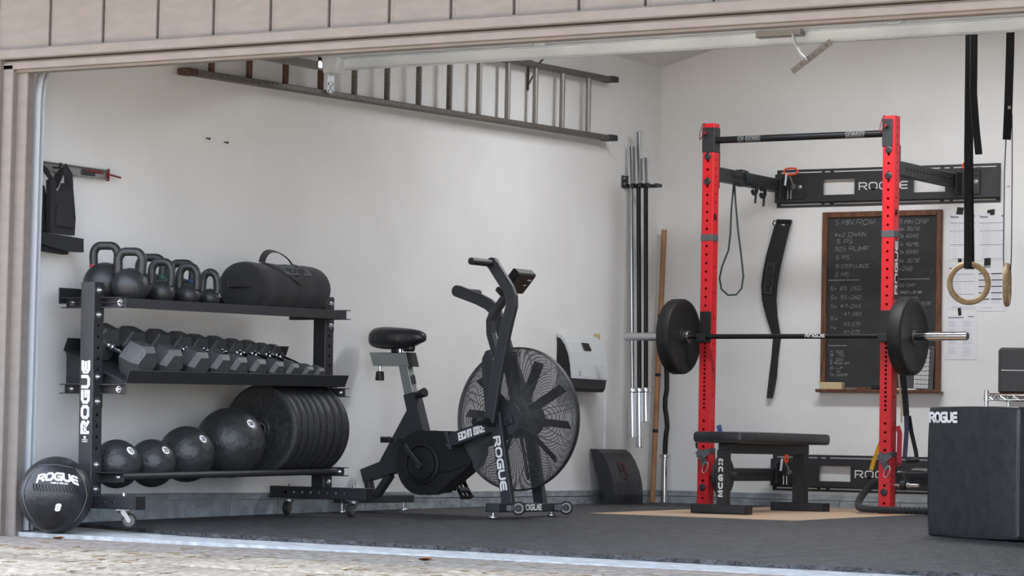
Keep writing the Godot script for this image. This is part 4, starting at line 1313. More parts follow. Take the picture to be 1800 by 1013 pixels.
	for a in arms:
		var pts := []
		for p in a[0]: pts.append(Vector3(p.x, p.y, a[1]))
		st = S()
		sweep(st, pts, rect(0.062, 0.036, 0.006), false, false, Vector3.BACK)
		var ar := mk("handle_arm", st, M.bikesteel, t)
		var tip: Vector3 = pts[-1]
		st = S()
		cyl(st, tip - Vector3(0, 0, 0.02 * a[2]), tip + Vector3(0, 0, 0.02 * a[2]), 0.031, 20, 0.004)
		mk("arm_end", st, M.bikesteel, ar)
		st = S()
		cyl(st, tip + Vector3(0, 0, 0.02 * a[2]), tip + Vector3(0, 0, 0.205 * a[2]), 0.0185, 18, 0.004)
		mk("grip", st, M.plastic, ar)

func pedal(t: Node3D, c: Vector3, B: Basis) -> void:   # cage pedal with pins
	var st := S()
	for e in [-1.0, 1.0]:
		box(st, c + B * Vector3(0.046 * e, 0, 0), Vector3(0.008, 0.026, 0.095), 0.002, B)
		box(st, c + B * Vector3(0, 0, 0.044 * e), Vector3(0.095, 0.022, 0.008), 0.002, B)
		for k in 5: box(st, c + B * Vector3(0.046 * e, 0, -0.04 + 0.02 * k), Vector3(0.009, 0.034, 0.005), 0.001, B)
	box(st, c, Vector3(0.026, 0.022, 0.1), 0.004, B)
	box(st, c, Vector3(0.09, 0.012, 0.012), 0.002, B)
	mk("pedal", st, M.plastic, t)

# ---------------------------------------------------------------- along the left wall
func left_wall_things() -> void:
	var st: SurfaceTool
	# the long ladder on its wall hooks
	var t := thing("ladder", "long weathered aluminium ladder hung sideways high on the left wall", "ladder", Vector3(0.07, 2.2, 3.1))
	var A := Vector3(0, -0.046, 1.93); var B := Vector3(0, 0.050, -2.31)
	var up := Vector3(0, 0.363, 0)
	for k in 2:
		st = S()
		beam(st, A + up * k, B + up * k, 0.066, 0.028, 0.003)
		mk("side_rail", st, M.aged, t)
		st = S()
		beam(st, B + up * k + Vector3(0, 0, 0.05), B + up * k + Vector3(0, 0.001, -0.03), 0.085, 0.036, 0.004)
		mk("end_foot", st, M.plastic, t)
		st = S()
		beam(st, A + up * k, A + up * k + Vector3(0, -0.002, 0.09), 0.07, 0.034, 0.006)
		mk("end_cap", st, M.rust, t)
	for i in 13:
		var z := -2.033 + 0.318 * i
		var f := (z - A.z) / (B.z - A.z)
		var y := lerpf(A.y, B.y, f)
		st = S()
		cyl(st, Vector3(0, y + 0.012, z), Vector3(0, y + up.y - 0.012, z), 0.0165, 12)
		mk("rung", st, M.rust if i > 8 else (M.aged if i > 4 else M.alu), t)
	for z in [-1.42, 0.6]:
		st = S()
		beam(st, Vector3(-0.068, 0.44, z), Vector3(0.0, 0.40, z), 0.02, 0.006, 0.001)
		beam(st, Vector3(0.0, 0.40, z), Vector3(0.055, 0.45, z), 0.02, 0.006, 0.001)
		beam(st, Vector3(-0.066, 0.52, z), Vector3(-0.066, 0.25, z), 0.02, 0.006, 0.001, Vector3.RIGHT)
		beam(st, Vector3(-0.066, 0.28, z), Vector3(0.0, 0.385, z), 0.012, 0.006, 0.001)
		mk("wall_hook", st, M.aged, t)
	# hanging rail
	t = thing("wall_rail", "grey aluminium hanging rail with red end clip above the vest on the left wall", "rail", Vector3(0.02, 1.595, 5.93))
	st = S()
	box(st, Vector3(0, 0, 0), Vector3(0.012, 0.046, 0.6), 0.002)
	for e in [-1.0, 1.0]: box(st, Vector3(0.01, e * 0.021, 0), Vector3(0.014, 0.005, 0.6), 0.001)
	mk("rail_body", st, M.alu, t)
	st = S()
	box(st, Vector3(0.008, 0, -0.16), Vector3(0.006, 0.028, 0.1), 0.002)
	mk("black_insert", st, M.dark, t)
	st = S()
	box(st, Vector3(0.01, 0.008, -0.2), Vector3(0.006, 0.012, 0.13), 0.002)
	box(st, Vector3(0.012, 0.0, -0.302), Vector3(0.02, 0.058, 0.006), 0.002)
	beam(st, Vector3(0.012, 0.004, -0.30), Vector3(0.02, -0.006, -0.39), 0.006, 0.008, 0.001)
	mk("red_clip", st, M.darkred, t)
	st = S()
	beam(st, Vector3(0.01, 0.0, 0.10), Vector3(0.05, -0.004, 0.10), 0.01, 0.01, 0.001)
	beam(st, Vector3(0.05, -0.004, 0.10), Vector3(0.055, 0.02, 0.10), 0.01, 0.01, 0.001)
	mk("hook", st, M.dark, t)
	# weight vest
	t = thing("weight_vest", "black weight vest hanging by its shoulder straps from the wall rail", "vest", Vector3(0.085, 1.285, 6.085))
	t.scale = Vector3.ONE * 0.78
	var V := func(a: Array) -> Array:   # (z, y) pairs to a polygon in the plane of the wall
		var o := []
		for p in a: o.append(Vector2(-p.x, p.y))
		return o
	var wall := func(x: float) -> Transform3D: return Transform3D(Basis(Vector3.FORWARD, Vector3.UP, Vector3.RIGHT), Vector3(x, 0, 0))
	st = S()
	extrude(st, V.call([Vector2(0.06, 0.0), Vector2(-0.16, -0.005), Vector2(-0.165, 0.10), Vector2(-0.155, 0.16), Vector2(-0.145, 0.22), Vector2(-0.13, 0.30), Vector2(-0.06, 0.30), Vector2(-0.035, 0.245), Vector2(0.02, 0.25), Vector2(0.035, 0.31), Vector2(0.075, 0.31), Vector2(0.07, 0.20)]), 0.035, wall.call(0.0), 0.01)
	mk("front_panel", st, M.vest, t)
	st = S()
	extrude(st, V.call([Vector2(0.20, 0.0), Vector2(0.0, 0.0), Vector2(0.02, 0.2), Vector2(0.05, 0.28), Vector2(0.10, 0.28), Vector2(0.15, 0.22), Vector2(0.195, 0.12)]), 0.03, wall.call(-0.055), 0.01)
	mk("back_panel", st, M.vest, t)
	st = S()
	extrude(st, V.call([Vector2(0.02, 0.04), Vector2(-0.14, 0.035), Vector2(-0.135, 0.165), Vector2(0.015, 0.17)]), 0.012, wall.call(0.034), 0.003)
	mk("pocket", st, M.vest, t)
	st = S()
	extrude(st, V.call([Vector2(0.24, 0.0), Vector2(-0.235, -0.02), Vector2(-0.24, -0.10), Vector2(-0.09, -0.105), Vector2(0.18, -0.07), Vector2(0.24, -0.065)]), 0.03, wall.call(0.012), 0.006)
	mk("waist_band", st, M.vest, t)
	st = S()
	extrude(st, V.call([Vector2(0.16, -0.06), Vector2(-0.15, -0.08), Vector2(-0.14, -0.12), Vector2(0.12, -0.11)]), 0.06, wall.call(-0.05), 0.006)
	mk("lower_flap", st, M.vest, t)
	for q in [[[Vector3(0.03, 0.30, 0.05), Vector3(0.0, 0.37, 0.085), Vector3(-0.03, 0.405, 0.12), Vector3(-0.052, 0.37, 0.14), Vector3(-0.04, 0.29, 0.10)], 0.03], [[Vector3(0.03, 0.28, -0.10), Vector3(0.01, 0.35, -0.115), Vector3(-0.02, 0.395, -0.12), Vector3(-0.055, 0.36, -0.11), Vector3(-0.045, 0.27, -0.05)], 0.06]]:
		st = S()
		sweep(st, q[0], rect(q[1], 0.008), false, false, Vector3(0, 0.25, 1))
		mk("shoulder_strap", st, M.vest, t)
	# wall heater and its cable cover
	t = thing("wall_heater", "white curved electric heater with a dark base mounted on the left wall", "heater", Vector3(0.0, 0.68, 1.06))
	var side := [Vector2(0.004, 0.335), Vector2(0.004, 0.075), Vector2(0.108, 0.075), Vector2(0.108, 0.10), Vector2(0.100, 0.16), Vector2(0.086, 0.22), Vector2(0.064, 0.275), Vector2(0.036, 0.315)]
	var shell := []
	for p in [Vector2(0.004, 0.345), Vector2(0.04, 0.332), Vector2(0.072, 0.292), Vector2(0.095, 0.235), Vector2(0.110, 0.165), Vector2(0.119, 0.09), Vector2(0.119, 0.075), Vector2(0.108, 0.075), Vector2(0.106, 0.10), Vector2(0.099, 0.16), Vector2(0.085, 0.222), Vector2(0.062, 0.275), Vector2(0.034, 0.312), Vector2(0.004, 0.325)]: shell.append(p)
	st = S(); extrude(st, side, 0.43, Transform3D(Basis.IDENTITY, Vector3(0, 0, -0.215)), 0.002)
	mk("inner_body", st, M.dark, t)
	st = S(); extrude(st, shell, 0.446, Transform3D(Basis.IDENTITY, Vector3(0, 0, -0.223)), 0.0)
	var fsx := mk("front_shell", st, M.heater, t)
	st = S()
	extrude(st, [Vector2(0.004, 0.0), Vector2(0.085, 0.0), Vector2(0.10, 0.02), Vector2(0.108, 0.074), Vector2(0.004, 0.074)], 0.436, Transform3D(Basis.IDENTITY, Vector3(0, 0, -0.218)), 0.003)
	var bs := mk("base_grille", st, M.dark, t)
	for i in 3:
		st = S()
		box(st, Vector3(0.101 - 0.003 * i, 0.055 - 0.016 * i, -0.03), Vector3(0.012, 0.004, 0.28), 0.001)
		mk("slat", st, M.plastic, bs)
	for i in 4:
		st = S()
		box(st, Vector3(0.05, 0.11 + 0.045 * i, 0.217), Vector3(0.075 - 0.012 * i, 0.006, 0.006), 0.001)
		mk("side_slat", st, M.plastic, t)
	st = S(); box(st, Vector3(0.0845, 0.272, 0.0), Vector3(0.004, 0.052, 0.09), 0.002, Basis(Vector3.BACK, 0.50))
	mk("display", st, M.dark, t)
	st = S()
	box(st, Vector3(0.1185, 0.112, 0.13), Vector3(0.001, 0.02, 0.006), 0.0, Basis(Vector3.BACK, 0.09))
	box(st, Vector3(0.1192, 0.095, 0.13), Vector3(0.001, 0.003, 0.036), 0.0, Basis(Vector3.BACK, 0.09))
	mk("emblem", st, M.grey, fsx)
	st = S(); cyl(st, Vector3(0.06, 0.255, -0.223), Vector3(0.06, 0.255, -0.245), 0.012, 14, 0.003)
	mk("power_knob", st, M.dark, t)
	t = thing("cable_cover", "thin white cable cover running down the left wall below the heater", "cable cover", Vector3(0.006, 0.33, 0.665))
	st = S(); box(st, Vector3(0, 0.175, 0), Vector3(0.012, 0.35, 0.018), 0.002)
	mk("cover_strip", st, M.white, t)
	t = thing("outlet", "small cream wall outlet half hidden behind the white heater", "outlet", Vector3(0.005, 0.985, 0.79))
	st = S(); box(st, Vector3(0, 0, 0), Vector3(0.01, 0.115, 0.07), 0.003)
	mk("outlet_plate", st, M.eraser, t)
	# screws and scuffs left on the wall
	for q in [[Vector3(0.004, 1.853, 4.82), "short dark screw left in the wall, the left one of two"], [Vector3(0.004, 1.848, 4.668), "short dark screw left in the wall, the right one of two"]]:
		t = thing("wall_screw", q[1], "screw", q[0], Vector3.ZERO, "screws in the bare wall")
		st = S()
		cyl(st, Vector3(-0.004, 0, 0), Vector3(0.014, -0.003, -0.006), 0.003, 8)
		cyl(st, Vector3(0.012, -0.003, -0.006), Vector3(0.016, -0.0035, -0.0065), 0.006, 10)
		mk("screw", st, M.dark, t)

# ---------------------------------------------------------------- the corner: bars, pole, curved pad
func corner_things() -> void:
	var t := thing("bar_holder", "small black vertical barbell holder with notches screwed to the left wall by the corner", "bar holder", Vector3(0, 1.985, 0.45))
	var st := S()
	box(st, Vector3(0.006, 0.025, 0.0), Vector3(0.008, 0.075, 0.12), 0.003)
	mk("mounting_plate", st, M.steel, t)
	for y in [0.045, 0.01]: put_bolt(t, Vector3(0.01, y, 0.035), Vector3.RIGHT, 0.008, 0.005)
	st = S()
	box(st, Vector3(0.126, -0.003, -0.022), Vector3(0.24, 0.022, 0.014), 0.003)
	for x in [0.012, 0.0645, 0.1185, 0.176, 0.236]: box(st, Vector3(x, -0.003, 0.012), Vector3(0.020, 0.022, 0.056), 0.003)
	mk("notched_arm", st, M.steel, t)
	var bars := [[0.040, 2.231, 0.088, 0.407, 0.69, 0.0250, "sleeve", "silver barbell with steel shaft hanging in the holder, nearest the wall"], [0.091, 2.322, 0.139, 0.347, 0.69, 0.0250, "black", "longest hanging barbell with a black shaft, the middle one of three"], [0.147, 2.156, 0.181, 0.508, 0.692, 0.0235, "black", "shortest hanging barbell with a black shaft, farthest out on the holder"]]
	for b in bars:
		var top := Vector3(b[0], b[1], 0.46)
		var bot := Vector3(b[2], b[3], 0.46)
		t = thing("hanging_barbell", b[7], "barbell", bot, Vector3.ZERO, "barbells in the wall holder")
		var d := (top - bot).normalized()
		var L := (top - bot).length()
		var l0: float = b[4] - b[3]
		var l1: float = L - (b[1] - 2.0)
		st = S(); cyl(st, d * l0, d * l1, 0.0143, 14)
		mk("shaft", st, M.sleeve if b[6] == "sleeve" else M.shaft, t)
		for e in 2:
			st = S()
			var r: float = b[5]
			if e == 0: cyl(st, Vector3.ZERO, d * l0, r, 20, 0.002)
			else: cyl(st, d * l1, d * L, r, 20, 0.002)
			mk("sleeve", st, M.chrome, t)
			st = S()
			if e == 0: cyl(st, d * l0, d * (l0 + 0.028), 0.034, 20, 0.004)
			else: cyl(st, d * (l1 - 0.006), d * (l1 + 0.016), 0.0275, 20, 0.003)
			mk("collar", st, M.chrome, t)
	t = thing("wooden_pole", "wooden pole with black tape bands leaning in the corner beside the hanging barbells", "pole", Vector3(0.052, fl(0, 0.1), 0.12))
	var a := Vector3(0, 0, 0); var c := Vector3(0.014, 1.738, -0.075)
	st = S(); cyl(st, a, c, 0.0175, 16, 0.002)
	var pw := mk("pole_shaft", st, M.pole, t)
	for f in [0.46, 0.255, 0.675]:
		st = S(); cyl(st, a.lerp(c, f), a.lerp(c, f + 0.012), 0.0181, 16)
		mk("tape_band", st, M.black, pw)
	t = thing("curl_bar", "black curl bar with a bent shaft and chrome sleeve standing in the corner", "barbell", Vector3(0.105, fl(0, 0.05), 0.055))
	st = S()
	var pts := []
	for q in [[0.0, 0.29], [0.0, 0.38], [0.004, 0.43], [0.012, 0.48], [0.006, 0.54], [-0.006, 0.60], [-0.006, 0.66], [0.004, 0.72], [0.002, 0.82], [-0.008, 0.90], [0.0, 0.97]]: pts.append(Vector3(q[0], q[1], 0))
	tube(st, pts, 0.0155, 12)
	mk("shaft", st, M.shaft, t)
	for q in [[0.0, 0.288], [0.98, 1.2]]:
		st = S(); cyl(st, Vector3(0, q[0], 0), Vector3(0, q[1], 0), 0.0245, 20, 0.002)
		mk("sleeve", st, M.chrome, t)
	st = S(); cyl(st, Vector3(0, 0.285, 0), Vector3(0, 0.307, 0), 0.036, 20, 0.004)
	mk("collar", st, M.chrome, t)
	t = thing("curved_pad", "black curved foam pad with a dark red letter standing against the left wall", "pad", Vector3(0.0, fl(0.1, 0.68), 0.68))
	var outer := [Vector2(0.185, 0.0), Vector2(0.188, 0.06), Vector2(0.180, 0.13), Vector2(0.160, 0.20), Vector2(0.130, 0.265), Vector2(0.095, 0.312), Vector2(0.060, 0.335)]
	var inner := [Vector2(0.012, 0.335), Vector2(0.035, 0.285), Vector2(0.07, 0.18), Vector2(0.10, 0.08), Vector2(0.122, 0.0)]
	st = S()
	extrude(st, outer + inner, 0.37, Transform3D(Basis.IDENTITY, Vector3(0, 0, -0.185)), 0.008)
	var cp := mk("pad_body", st, M.vinyl, t)
	st = S()
	var bend := func(x: float, y: float) -> Array:
		var yy := 0.215 + y
		var xx := 0.188 - 1.12 * maxf(0.0, yy - 0.07) ** 2 * 1.55
		for i in outer.size() - 1:
			if yy >= outer[i].y and yy <= outer[i + 1].y: xx = lerpf(outer[i].x, outer[i + 1].x, (yy - outer[i].y) / (outer[i + 1].y - outer[i].y))
		return [Vector3(xx, yy, 0.02 - x), Vector3(0.85, 0.5, 0)]
	letters(st, "R", 0.09, 0.085, bend, 0.2, 0.3, 0.0025)
	letters(st, "R", 0.09, 0.012, func(x: float, y: float) -> Array: return bend.call(x, y - 0.062), 0.3, 0.3, 0.0025)
	mk("red_letter", st, plain(Color(0.33, 0.09, 0.13), 0.5), cp)

# ---------------------------------------------------------------- fold-back rack on the back wall
func wall_channel(called: String, label: String, y0: float, y1: float) -> Node3D:   # slotted steel plate on the wall
	var t := thing(called, label, "rack mount", Vector3(1.58, (y0 + y1) / 2, 0.0))
	var h := (y1 - y0) / 2
	var st := S()
	var cells := func(rows: Array, holes: Array, z0: float, z1: float) -> void:   # a plate with rectangular holes, cut into cells
		var xs := [-0.742, 0.742]
		for q in holes: xs.append_array([q[0], q[1]])
		var ys := rows.duplicate()
		for q in holes: ys.append_array([q[2], q[3]])
		xs.sort(); ys.sort()
		for i in xs.size() - 1:
			for j in ys.size() - 1:
				if xs[i + 1] - xs[i] < 1e-4 or ys[j + 1] - ys[j] < 1e-4: continue
				var cx: float = (xs[i] + xs[i + 1]) / 2; var cy: float = (ys[j] + ys[j + 1]) / 2
				var cut := false
				for q in holes:
					if cx > q[0] and cx < q[1] and cy > q[2] and cy < q[3]: cut = true
				if not cut: box(st, Vector3(cx, cy, (z0 + z1) / 2), Vector3(xs[i + 1] - xs[i], ys[j + 1] - ys[j], z1 - z0))
	for e in [-1.0, 1.0]:
		var m: float = e * (h - 0.0175)
		var hs := []
		for q in [[-0.715, -0.436], [-0.416, -0.378], [-0.354, 0.354], [0.378, 0.416], [0.436, 0.715]]: hs.append([q[0], q[1], m - 0.0045, m + 0.0045])
		cells.call([e * h if e < 0 else h - 0.030, -h + 0.030 if e < 0 else h], hs, 0.001, 0.006)
	cells.call([-h + 0.030, h - 0.030], [[-0.411, -0.200, -0.048, 0.048], [0.190, 0.398, -0.048, 0.048]], 0.030, 0.036)
	for e in [-1.0, 1.0]: box(st, Vector3(0, e * (h - 0.031), 0.018), Vector3(1.484, 0.004, 0.034))
	for x in [-0.742, 0.742]: box(st, Vector3(x * 0.998, 0, 0.018), Vector3(0.004, 2 * h - 0.062, 0.030))
	for x in [-0.6, 0.0, 0.6]: box(st, Vector3(x, h - 0.025, 0.007), Vector3(0.04, 0.008, 0.012))
	var p := mk("wall_plate", st, M.steel, t)
	st = S()
	letters(st, "ROGUE", 0.325, 0.048, flat(Vector3(-0.008, 0.0, 0.0365), Vector3.RIGHT, Vector3.UP), 0.15, 0.34)
	mk("cut_lettering", st, M.wall, p)
	for e in [-1.0, 1.0]:   # hinge brackets for the arms
		var x: float = -0.71 if e < 0 else 0.457
		var s := 1.0
		st = S()
		box(st, Vector3(x + 0.10 * s, 0, 0.041), Vector3(0.14, 0.14, 0.008), 0.003)
		box(st, Vector3(x + 0.048 * s, 0, 0.085), Vector3(0.008, 0.13, 0.09), 0.003)
		mk("hinge_bracket", st, M.steel, t)
		put_bolt(t, Vector3(x + 0.145, 0.005, 0.046), Vector3.BACK, 0.011, 0.01)
	return t

func squat_rack() -> void:
	var up_m := wall_channel("upper_wall_mount", "upper black slotted steel rack mount screwed across the back wall above the chalkboard", 1.862, 2.098)
	var lo_m := wall_channel("lower_wall_mount", "lower black slotted steel rack mount near the floor of the back wall behind the bench", 0.098, 0.324)
	# pins and pull rings hanging on the left hinge of each mount
	for q in [[up_m, 0.0], [lo_m, 1.0]]:
		var m: Node3D = q[0]
		var st := S()
		cyl(st, Vector3(-0.63, 0.01, 0.125), Vector3(-0.62, 0.085, 0.125), 0.0075, 10)
		mk("hinge_pin", st, M.galv, m)
		st = S()
		beam(st, Vector3(-0.605, 0.075, 0.12), Vector3(-0.575, 0.01, 0.12), 0.012, 0.012, 0.003)
		cyl(st, Vector3(-0.57, 0.0, 0.11), Vector3(-0.57, 0.0, 0.135), 0.016, 14, 0.003)
		mk("lock_lever", st, M.aged, m)
		for k in 2:
			st = S()
			cyl(st, Vector3(-0.612 + 0.022 * k, -0.075, 0.12), Vector3(-0.612 + 0.022 * k, -0.02, 0.12), 0.0045, 8)
			mk("pin", st, M.chrome, m)
		st = S()
		var pts := []
		for i in 24:
			var a := TAU * i / 24
			if q[1] == 0.0: pts.append(Vector3(-0.592 + 0.045 * signf(cos(a)) * absf(cos(a)) ** 0.7, 0.096 + 0.020 * signf(sin(a)) * absf(sin(a)) ** 0.7, 0.125))
			else: pts.append(Vector3(-0.592 + 0.010 * cos(a), 0.085 + 0.024 * sin(a), 0.125))
		tube(st, pts, 0.0055, 8, true)
		mk("pull_ring", st, M.orange, m)
	var st := S()
	var pts := []
	for i in 20: pts.append(Vector3(0.575 + 0.03 * cos(TAU * i / 20), 0.096 + 0.02 * sin(TAU * i / 20), 0.125))
	tube(st, pts, 0.0055, 8, true)
	mk("pull_ring", st, M.orange, up_m)
	# the rack itself
	var t := thing("squat_rack", "tall red wall-mounted squat rack with black arms and pull-up bar holding the barbell", "squat rack", Vector3(1.4535, -0.004, 0.982))
	var fh := series(0.06, 0.0508, 0.56) + series(0.595, 0.0254, 1.0) + series(1.05, 0.0508, 2.26)
	var sh := series(0.06, 0.1524, 1.70) + series(1.82, 0.0508, 2.26)
	for e in [-1.0, 1.0]:
		var x: float = 0.58335 * e
		st = S()
		holed_tube(st, Transform3D(Basis.IDENTITY, Vector3(x, 0, 0)), 0.076, 0.076, 2.292, fh, sh, 0.008)
		var u := mk("upright", st, M.red, t)
		for y in [2.094, 1.944, 0.124]:
			st = S()
			lathe(st, [Vector2(0, 0), Vector2(0.0215, 0), Vector2(0.0215, 0.004), Vector2(0.016, 0.008), Vector2(0.012, 0.0085), Vector2(0.011, 0.006), Vector2(0, 0.006)], axis_t(Vector3(x, y, 0.038), Vector3.BACK), 18)
			mk("bolt_cap", st, M.steel, u)
		st = S()   # letter and name sticker on the side face
		letters(st, "R", 0.038, 0.042, flat(Vector3(x + 0.038, 1.73, 0.005), Vector3.FORWARD, Vector3.UP), 0.26, 0.3)
		mk("side_letter", st, M.black, u)
		if e > 0:
			st = S()
			box(st, Vector3(x + 0.0383, 1.403, 0.0), Vector3(0.0006, 0.345, 0.058))
			var sk := mk("sticker", st, M.black, u)
			st = S()
			letters(st, "ROGUE", 0.31, 0.042, flat(Vector3(x + 0.0387, 1.415, 0.0), Vector3.UP, Vector3.BACK), 0.24, 0.34)
			mk("lettering", st, M.print, sk)
		for y in [1.998, 0.200]:   # arms back to the wall
			st = S()
			holed_tube(st, Transform3D(Basis(Vector3.RIGHT, Vector3.FORWARD, Vector3.UP), Vector3(x, y, -0.046)), 0.074, 0.078, 0.855, [], series(0.1, 0.0508, 0.78), 0.008)
			mk("arm", st, M.steel, t)
			st = S()
			box(st, Vector3(x, y + 0.02, -0.042), Vector3(0.08, 0.22, 0.006), 0.002)
			mk("arm_plate", st, M.steel, t)
		st = S()   # strap band
		box(st, Vector3(x, 1.608, 0), Vector3(0.0795, 0.045, 0.0795), 0.004)
		mk("grey_band", st, M.grey, t)
		# sleeve of the pull-up bar
		st = S()
		if e < 0:
			box(st, Vector3(x, 2.193, 0.0), Vector3(0.0815, 0.150, 0.0815), 0.003)
		else:
			box(st, Vector3(x - 0.008, 2.193, 0.0405), Vector3(0.066, 0.160, 0.005), 0.002)
			box(st, Vector3(x - 0.0395, 2.193, 0.0), Vector3(0.004, 0.160, 0.082), 0.001)
		mk("bar_sleeve", st, M.steel, t)
		st = S()   # locking pin with its wire loop
		cyl(st, Vector3(x - 0.012, 2.232, 0.04), Vector3(x - 0.012, 2.232, 0.066), 0.012, 12, 0.003)
		mk("locking_pin", st, M.darkred, t)
		st = S()
		pts = []
		for i in 20:
			var a := TAU * i / 20
			pts.append(Vector3(x - 0.03 + 0.014 * cos(a) + 0.012 * sin(a), 2.242 + 0.048 * sin(a), 0.062 + 0.006 * cos(a)))
		tube(st, pts, 0.0028, 6, true)
		mk("pin_loop", st, M.darkred, t)
	st = S()
	cyl(st, Vector3(-0.548, 2.193, 0), Vector3(0.545, 2.193, 0), 0.0205, 18)
	mk("pull_up_bar", st, M.shaft, t)
	for q in [[-0.30, 0.05], [0.36, 0.06], [-0.38, 0.02]]:
		st = S()
		cyl(st, Vector3(q[0] - q[1], 2.193, 0), Vector3(q[0] + q[1], 2.193, 0), 0.0208, 18)
		mk("chalk_mark", st, M.chalked, t)
	for e in [-1.0, 1.0]:   # hooks that carry the bar
		var x: float = 0.58335 * e
		st = S()
		box(st, Vector3(x + 0.004, 1.075, 0.043), Vector3(0.074, 0.185, 0.010), 0.003)
		box(st, Vector3(x + 0.004, 0.990, 0.072), Vector3(0.06, 0.016, 0.062), 0.004)
		box(st, Vector3(x + 0.004, 1.008, 0.101), Vector3(0.06, 0.05, 0.010), 0.004)
		mk("bar_hook", st, M.plastic, t)
	# loaded barbell
	var by := 1.0125
	t = thing("loaded_barbell", "long barbell with a dark shaft resting across the red rack", "barbell", Vector3(1.4535, by, 1.062))
	st = S(); cyl(st, Vector3(-0.665, 0, 0), Vector3(0.665, 0, 0), 0.0145, 16)
	var sf := mk("shaft", st, M.shaft, t)
	st = S(); letters(st, "ROGUE", 0.125, 0.019, flat(Vector3(0.16, 0.003, 0.0148), Vector3.RIGHT, Vector3.UP), 0.2, 0.34)
	mk("lettering", st, M.print, sf)
	for e in [-1.0, 1.0]:
		st = S()
		cyl(st, Vector3(0.665 * e, 0, 0), Vector3(0.69 * e, 0, 0), 0.037, 20, 0.004)
		mk("collar", st, M.sleeve, t)
		st = S(); cyl(st, Vector3(0.69 * e, 0, 0), Vector3(1.1 * e, 0, 0), 0.0250, 24, 0.003)
		var sl := mk("sleeve", st, M.sleeve if e < 0 else M.chrome, t)
		st = S(); cyl(st, Vector3(1.1 * e, 0, 0), Vector3(1.1015 * e, 0, 0), 0.019, 20)
		mk("end_cap", st, M.dark, sl)
		var p := thing("barbell_plate", "large black bumper plate on the %s end of the barbell, %s" % (["left", "beside the wooden pole"] if e < 0 else ["right", "in front of the chalkboard"]), "weight plate", Vector3(1.4535 + 0.737 * e, by, 1.062), Vector3.ZERO, "plates on the barbell")
		plate(p, 0.225, 0.086, Vector3.RIGHT, false, Vector3.ZERO, M.plate)

# ---------------------------------------------------------------- on the back wall
func scribble(im: Image, s: String, x: float, y: float, w: float, h: float, c: Color, wid := 1.2) -> void:   # chalk handwriting: x, y of the lower left corner, in pixels
	var a := strokes(s, 0.22)
	for pl in a[1]:
		for i in pl.size() - 1:
			var p: Vector2 = pl[i]; var q: Vector2 = pl[i + 1]
			var P := Vector2(x + (p.x / a[0] + 0.0) * w + p.y * h * 0.2, y - p.y * h)
			var Q := Vector2(x + (q.x / a[0] + 0.0) * w + q.y * h * 0.2, y - q.y * h)
			P += Vector2(rng.randf_range(-1, 1), rng.randf_range(-1, 1)) * h * 0.10
			var n := maxi(2, int(P.distance_to(Q) * 1.5))
			for k in n:
				if rng.randf() < 0.12: continue
				var z := P.lerp(Q, float(k) / n)
				var r := ceili(wid)
				for dx in range(-r, r + 1):
					for dy in range(-r, r + 1):
						var X := int(z.x) + dx; var Y := int(z.y) + dy
						if X < 0 or Y < 0 or X >= im.get_width() or Y >= im.get_height(): continue
						var f := clampf(wid + 0.5 - Vector2(X + 0.5, Y + 0.5).distance_to(z), 0, 1) * c.a
						im.set_pixel(X, Y, im.get_pixel(X, Y).lerp(Color(c.r, c.g, c.b), f))

func picture(called: String, im: Image, c: Vector3, w: float, h: float, rough: float, parent: Node) -> MeshInstance3D:   # a flat printed sheet facing +z
	var st := S()
	st.set_smooth_group(-1)
	var q := [[-1, -1, 0, 1], [1, -1, 1, 1], [1, 1, 1, 0], [-1, 1, 0, 0]]
	for i in [0, 2, 1, 0, 3, 2]:
		st.set_uv(Vector2(q[i][2], q[i][3]))
		st.add_vertex(c + Vector3(q[i][0] * w / 2, q[i][1] * h / 2, 0))
	var m := plain(Color.WHITE, rough)
	m.albedo_texture = ImageTexture.create_from_image(im)
	m.texture_repeat = false
	return mk(called, st, m, parent)

